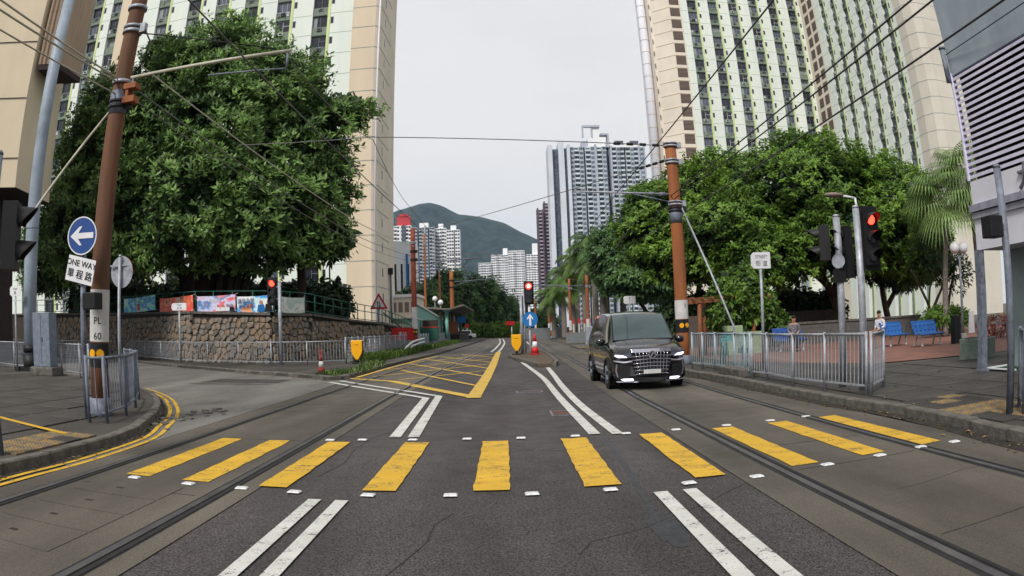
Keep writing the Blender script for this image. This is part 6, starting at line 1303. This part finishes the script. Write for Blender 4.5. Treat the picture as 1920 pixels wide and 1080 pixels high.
for x in (.5, 2.8): b = MB(); b.cyl((x, -.02, .3), (x, .2, .3), .3, n=12); obj('wheel', b, RUBBER, t)
t = thing('parked_car', 'small dark vehicle stopped far up the road behind the centre post', 'car', (1.6, 95, .05)); b = MB(); b.box(0, 0, .25, 1.7, 4, .8); b.box(.1, .8, .8, 1.6, 3, 1.4); obj('body', b, mat('far_car_dark', (.03, .035, .05), .3), t, bevel=.1); b = MB(); b.box(.15, .76, .85, 1.55, .8, 1.3); obj('window', b, GALV, t)

# ================================================================== VAN
van = thing('black_van', 'dark plum people carrier with big chrome lattice grille driving towards the camera', 'van', (3.06, 15.72, .02), .02)
ST = [(0, .30, .60, .72, .66, .60), (.05, .22, .70, .82, .75, .68), (.16, .17, .78, .905, .80, .72), (.5, .17, .86, .965, .83, .74), (.84, .17, .90, 1.02, .835, .735),
      (1.05, .17, .91, 1.20, .835, .71), (1.3, .17, .92, 1.43, .835, .675), (1.52, .17, .93, 1.60, .835, .65), (1.75, .17, .93, 1.665, .835, .645), (2.3, .17, .94, 1.70, .835, .645), (3.2, .17, .95, 1.71, .835, .64), (4.0, .17, .96, 1.68, .835, .635), (4.32, .18, .96, 1.58, .825, .62), (4.46, .24, .93, 1.25, .79, .60), (4.5, .34, .86, 1.0, .74, .58)]
def yF(x, y): return y + (.24 * (abs(x) / .8) ** 2.4) * max(0, 1 - y / .6)
def sect(s):
    y, zb, zl, zt, hw, ht = s; hm = (zl + zt) / 2
    half = [(0, zb), (hw * .90, zb), (hw * .985, zb + .09), (hw, (zb + zl) / 2), (hw * .995, zl), (hw * .985, zl + .02), ((hw + ht) / 2 + .01, hm), (ht, zt - .05), (ht - .035, zt - .018), (ht - .12, zt), (ht * .4, zt + .018), (0, zt + .022)]
    return [(x, yF(x, y), z) for x, z in half] + [(-x, yF(x, y), z) for x, z in half[-2:0:-1]]
b = MB(); rings = [sect(s) for s in ST]; n = len(rings[0]); b.v = [p for r in rings for p in r]
for i in range(len(rings) - 1):
    for j in range(n): b.f.append((i * n + j, (i + 1) * n + j, (i + 1) * n + (j + 1) % n, i * n + (j + 1) % n)[::-1]); b.m.append(0); b.sm.append(True)
b.f.append(tuple(range(n))); b.m.append(0); b.sm.append(False); e = (len(rings) - 1) * n; b.f.append(tuple(e + j for j in range(n - 1, -1, -1))); b.m.append(0); b.sm.append(False)
o = obj('body', b, CARP, van); md = o.modifiers.new('smooth', 'SUBSURF'); md.levels = 1; md.render_levels = 2
def st_at(y):
    for a, c in zip(ST, ST[1:]):
        if a[0] <= y <= c[0]: t_ = (y - a[0]) / (c[0] - a[0]); return [a[k] + (c[k] - a[k]) * t_ for k in range(6)]
    return list(ST[-1])
b = MB(); vs = []; C = 8; Rn = 8
for i in range(Rn + 1):
    y = .87 + (1.56 - .87) * i / Rn; s = st_at(y)
    for j in range(C + 1): u = -1 + 2 * j / C; x = u * (s[5] - .055); z = s[3] + .012 + .02 * (1 - u * u); vs.append((x, yF(x, y) - .012, z))
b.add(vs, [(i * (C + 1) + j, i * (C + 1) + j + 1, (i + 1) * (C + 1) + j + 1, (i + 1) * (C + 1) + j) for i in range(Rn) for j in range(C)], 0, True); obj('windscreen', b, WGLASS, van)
b = MB(); P1 = []; P2 = []
for i in range(9):
    y = .86 + (1.58 - .86) * i / 8; s = st_at(y); P1.append((-(s[5] - .045), yF(s[5], y) - .010, s[3] + .004)); P2.append((s[5] - .045, yF(s[5], y) - .010, s[3] + .004))
b.tube(P1, .018, 6); b.tube(P2, .018, 6); s = st_at(.86); b.tube([(u * (s[5] - .045), yF(u * s[5], .86) - .012, s[3] + .012 + .02 * (1 - u * u)) for u in (-1, -.6, -.2, .2, .6, 1)], .016, 6); obj('windscreen_seal', b, BLK, van)
def side_pt(y, f, s, off=.012): q = st_at(y); x = q[4] * .985 + (q[5] - q[4] * .985) * f; return (s * (x + off), y, q[2] + .03 + (q[3] - .10 - q[2] - .03) * f)
for s in (-1, 1):
    for y0, y1, g0 in ((1.12, 1.98, .55), (2.06, 3.1, 1), (3.18, 4.1, 1)):
        b = MB(); k = 5; A = [side_pt(y0 + (y1 - y0) * i / k, .04, s) for i in range(k + 1)]; T_ = [side_pt(y0 + (y1 - y0) * i / k, (g0 + (1 - g0) * i / k if g0 < 1 else 1) * .95, s) for i in range(k + 1)]
        for i in range(k): f = [A[i], A[i + 1], T_[i + 1], T_[i]]; b.face(f if s < 0 else f[::-1], 0, True)
        obj('side_window', b, GLASSD, van)
    b = MB()
    for y in (2.02, 3.14): b.box(s * .838, y - .004, .3, s * .842, y + .004, .93)
    b.box(s * .84, 1.05, .985, s * .852, 4.2, 1.0); obj('door_line', b, CHROME if s < 0 else BLK, van)
    b = MB(); b.box(s * .842, 1.8, .80, s * .865, 1.98, .825); b.box(s * .842, 2.2, .80, s * .865, 2.38, .825); obj('door_handle', b, CHROME, van)
    b = MB(); b.ball((s * .93, 1.15, 1.03), .12, sc=(.95, .6, .75)); b.bar((s * .80, 1.2, .96), (s * .9, 1.17, 1.0), .05); o = obj('wing_mirror', b, CARP, van)
    b = MB(); b.plate([(s * .93 - .07, .97), (s * .93 + .07, .97), (s * .93 + .07, 1.08), (s * .93 - .07, 1.08)], TR(0, 1.225, 0), .004); obj('mirror_glass', b, GLASSM, o)
    for y in (.86, 3.5):
        w = MB(); w.cyl((s * .84, y, .31), (s * .64, y, .31), .315, n=28); w.cyl((s * .845, y, .31), (s * .83, y, .31), .29, .30, n=28); o = obj('wheel', w, RUBBER, van)
        w = MB(); w.cyl((s * .846, y, .31), (s * .84, y, .31), .205, n=20)
        for k in range(5): a = 2 * PI * k / 5; w.bar((s * .853, y, .31), (s * .853, y + .19 * math.cos(a), .31 + .19 * math.sin(a)), .045)
        obj('rim', w, GALVD, o)
        w = MB(); P = [(s * .838, y + .36 * math.cos(a * PI / 12), .31 + .36 * math.sin(a * PI / 12)) for a in range(-1, 14)]; w.tube(P, .035, 6); obj('wheel_arch', w, BLK, van)
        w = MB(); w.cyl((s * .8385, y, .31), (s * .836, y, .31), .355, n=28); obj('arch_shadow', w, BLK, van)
def fp(nm, poly, off, m, th=.02, par=None, sub=1):
    b = MB(); n = len(poly); P = []
    for k in range(n):
        a, c = poly[k], poly[(k + 1) % n]
        for q in range(sub): P.append((a[0] + (c[0] - a[0]) * q / sub, a[1] + (c[1] - a[1]) * q / sub))
    F = [(x, yF(x, .0) - off, z) for x, z in P]; G_ = [(x, y + th, z) for x, y, z in F]; k = len(P)
    b.v = F + G_; b.f = [tuple(range(k))] + [(i, k + i, k + (i + 1) % k, (i + 1) % k) for i in range(k)]; b.m = [0] * len(b.f); b.sm = [False] * len(b.f)
    return obj(nm, b, m, par or van)
gr = fp('grille', [(-.34, .30), (.34, .30), (.44, .72), (.42, .82), (-.42, .82), (-.44, .72)], .018, BLK, .1, sub=3)
for k in range(6):
    z = .345 + k * .075; hw = .35 + (z - .3) * .21; b = MB(); b.tube([(x, yF(x, 0) - .04, z + .012 * math.cos(x * 6)) for x in [(-1 + 2 * i / 8) * hw for i in range(9)]], .009, 6); obj('grille_bar', b, CHROME, gr)
for k in range(10):
    x0 = -.32 + k * .0711; b = MB(); b.tube([(x0 * (.95 + .3 * (z - .3)), yF(x0, 0) - .045, z) for z in (.31, .45, .60, .74, .80)], .007, 6); obj('grille_upright', b, CHROME, gr)
b = MB(); P = [(-.43 + .86 * i / 10) for i in range(11)]; vs = []
for x in P: vs += [(x, yF(x, 0) - .05, .80), (x, yF(x, 0) - .04, .87), (x, yF(x, 0) + .03, .875), (x, yF(x, 0) + .0, .80)]
b.add(vs, [(4 * i + a, 4 * i + (a + 1) % 4, 4 * i + 4 + (a + 1) % 4, 4 * i + 4 + a) for i in range(10) for a in range(4)]); obj('bonnet_chrome_strip', b, CHROME, van)
em = MB(); em.plate(circle(.085, 20, 0, .745), TR(0, -.075, 0), .02); eo = obj('emblem', em, BLK, van)
em = MB(); n = 20; em.add([(r * math.cos(2 * PI * i / n), -.082, .745 + r * 1.0 * math.sin(2 * PI * i / n)) for r in (.066, .088) for i in range(n)], [(i, (i + 1) % n, n + (i + 1) % n, n + i) for i in range(n)]); em.plate([(-.05, .70), (-.02, .70), (.02, .765), (.05, .765), (.05, .79), (.0, .79), (-.035, .73), (-.05, .73)], TR(0, -.083, 0), .006); obj('emblem_ring', em, CHROME, eo)
for s in (-1, 1):
    Q = lambda p: [(s * x, z) for x, z in (p if s > 0 else p[::-1])]
    fp('headlight', Q([(.43, .70), (.60, .685), (.79, .72), (.79, .80), (.60, .79), (.44, .80)]), .015, GLASSM, .05, sub=3)
    fp('headlight_glow', Q([(.52, .70), (.70, .70), (.775, .735), (.76, .765), (.6, .745)]), .024, HLAMP, .01, sub=3)
    fp('chrome_blade', Q([(.42, .60), (.60, .585), (.80, .62), (.80, .65), (.60, .625), (.43, .64)]), .03, CHROME, .03, sub=3)
    fp('lower_intake', Q([(.48, .27), (.68, .25), (.76, .34), (.74, .55), (.62, .56), (.46, .50)]), .012, BLK, .05, sub=3)
    fp('chrome_hook', Q([(.70, .27), (.735, .29), (.765, .42), (.75, .56), (.72, .56), (.735, .42)]), .02, CHROME, .03, sub=2)
    fp('day_lamp', Q([(.40, .205), (.60, .20), (.66, .235), (.60, .25), (.41, .25)]), .03, HLAMP, .03, sub=2)
    fp('splitter', Q([(.30, .165), (.74, .175), (.76, .20), (.30, .19)]), .03, CHROME, .03, sub=4)
fp('number_plate', [(-.19, .345), (.19, .345), (.19, .43), (-.19, .43)], .062, WDIRTY, .012)
fp('lower_bumper', [(-.40, .17), (.40, .17), (.36, .29), (-.36, .29)], .012, BLK, .04, sub=3)
b = MB(); b.bar((-.5, .84, 1.035), (-.1, 1.02, 1.19), .014); b.bar((.05, .82, 1.04), (.45, 1.0, 1.17), .014); obj('wiper', b, BLK, van)
b = MB(); b.box(-.62, -.004, .295, .62, .0, .30); b = MB(); b.box(-.07, 1.50, 1.50, .07, 1.53, 1.545); obj('inner_mirror', b, BLK, van)
b = MB(); b.plate([(.26, 1.575), (.48, 1.56), (.47, 1.53), (.26, 1.545)][::-1], TR(0, 1.44, 0), .004); obj('screen_sticker', b, WPAINT, van)

# ================================================================== PEOPLE
def skin_mesh(name, joints, edges, root, m, parent, sub=2):
    me = bpy.data.meshes.new(name); me.from_pydata([j[:3] for j in joints], edges, []); o = link(name, me, parent); me.materials.append(m)
    o.modifiers.new('skin', 'SKIN'); sv = me.skin_vertices[0].data
    for v, j in zip(sv, joints): v.radius = (j[3], j[4] if len(j) > 4 else j[3])
    for i, v in enumerate(sv): v.use_root = (i == root)
    s_ = o.modifiers.new('sub', 'SUBSURF'); s_.levels = sub; s_.render_levels = sub; return o
def sitter(lab, x, y, z, rz, shirt, trous, seat=.45):
    """seated figure looking along local -x, leaning a little forward"""
    t = thing('person', lab, 'person', (x, y, z), rz)
    J = [(0, 0, seat + .10, .12, .14), (-.02, 0, seat + .30, .10, .14), (-.06, 0, seat + .52, .09, .16), (-.09, 0, seat + .62, .05), (-.12, 0, seat + .72, .085, .075), (-.13, 0, seat + .82, .085, .075),
         (-.05, .10, seat + .07, .085), (-.42, .12, seat + .08, .062), (-.40, .12, seat - .20, .045), (-.38, .12, .06, .036), (-.52, .13, .035, .03),
         (-.05, -.10, seat + .07, .085), (-.42, -.12, seat + .08, .062), (-.44, -.12, seat - .20, .045), (-.46, -.12, .06, .036), (-.60, -.13, .035, .03),
         (-.07, .19, seat + .53, .05), (-.06, .22, seat + .32, .04), (-.26, .12, seat + .20, .032), (-.33, .08, seat + .18, .024),
         (-.07, -.19, seat + .53, .05), (-.06, -.22, seat + .32, .04), (-.27, -.12, seat + .21, .032), (-.34, -.08, seat + .19, .024)]
    E_ = [(0, 1), (1, 2), (2, 3), (3, 4), (4, 5), (0, 6), (6, 7), (7, 8), (8, 9), (9, 10), (0, 11), (11, 12), (12, 13), (13, 14), (14, 15), (2, 16), (16, 17), (17, 18), (18, 19), (2, 20), (20, 21), (21, 22), (22, 23)]
    base = len(J)
    for w, s in ((19, 1), (23, -1)):
        wx, wy, wz = J[w][:3]
        for f in range(5):
            o1 = len(J); a = (f - 2) * .014
            J.append((wx - .045, wy + a + (0 if f else -.03 * s), wz - .005, .009)); J.append((wx - .075, wy + a * 1.1 + (0 if f else -.035 * s), wz - .03, .007)); E_ += [(w, o1), (o1, o1 + 1)]
    skin_mesh('body', J, E_, 0, SKIN, t)
    sj = [(0, 0, seat + .08, .15, .17), (-.02, 0, seat + .30, .135, .165), (-.05, 0, seat + .50, .12, .19), (-.08, 0, seat + .58, .07, .08), (-.07, .19, seat + .52, .07), (-.06, .23, seat + .32, .055), (-.16, .17, seat + .25, .05), (-.07, -.19, seat + .52, .07), (-.06, -.23, seat + .32, .055), (-.16, -.17, seat + .25, .05)]
    skin_mesh('shirt', sj, [(0, 1), (1, 2), (2, 3), (2, 4), (4, 5), (5, 6), (2, 7), (7, 8), (8, 9)], 0, shirt, t)
    tj = [(.02, 0, seat + .08, .15, .16), (-.05, .10, seat + .07, .10), (-.42, .12, seat + .08, .078), (-.40, .12, seat - .20, .062), (-.38, .12, .09, .055), (-.05, -.10, seat + .07, .10), (-.42, -.12, seat + .08, .078), (-.44, -.12, seat - .20, .062), (-.46, -.12, .09, .055)]
    skin_mesh('trousers', tj, [(0, 1), (1, 2), (2, 3), (3, 4), (0, 5), (5, 6), (6, 7), (7, 8)], 0, trous, t)
    b = MB(); b.ball((-.115, 0, seat + .83), .098, sc=(1.0, .88, .82)); obj('hair', b, HAIR, t)
    b = MB(); b.add([(-.21, -.012, seat + .75), (-.21, .012, seat + .75), (-.245, 0, seat + .735), (-.215, 0, seat + .79)], [(0, 1, 2), (0, 2, 3), (1, 3, 2), (0, 3, 1)]); obj('nose', b, SKIN, t)
    for s in (-1, 1):
        b = MB(); b.ball((-.205, s * .032, seat + .79), .011); obj('eye', b, BLK, t); b = MB(); b.ball((-.12, s * .082, seat + .77), .025, sc=(.8, .4, 1)); obj('ear', b, SKIN, t)
        b = MB(); fx = -.45 if s > 0 else -.53; b.ball((fx, s * .125, .045), .07, sc=(1.7, .65, .65)); obj('shoe', b, BLK, t)
    return t
sitter('man in a white shirt and dark trousers sitting on the blue bench', 13.62, 23.9, .128, .35, SHIRT, TROUS, .44)
sitter('dark dressed person sitting in deep shade under the trees on the dark bench', 10.7, 26.05, .128, 1.2, mat('dim_top', (.16, .15, .17), .9), TROUS, .44)
b = MB(); b.box(-.25, -.2, 0, .25, .2, .42); b.box(-.2, -.16, .42, .05, .12, .62); tag(obj('carton', b, WOOD, None, (13.05, 23.6, .13), .2, bevel=.01), 'brown carton standing in front of the man in white', 'box')

# ================================================================== AIR
hz = bpy.data.materials.new('haze'); hz.use_nodes = True; nt = hz.node_tree; nt.nodes.clear()
ho = nt.nodes.new('ShaderNodeOutputMaterial'); hv = nt.nodes.new('ShaderNodeVolumePrincipled'); hv.inputs['Color'].default_value = (.50, .74, 1, 1); hv.inputs['Density'].default_value = .00006; hv.inputs['Anisotropy'].default_value = .0
nt.links.new(hv.outputs[0], ho.inputs['Volume'])
b = MB(); b.box(-4700, -4700, -1.2, 4700, 4700, 620); o = obj('haze', b, hz); o['kind'] = 'stuff'
tag(o, 'thin blue haze filling the air towards the mountain', 'haze')
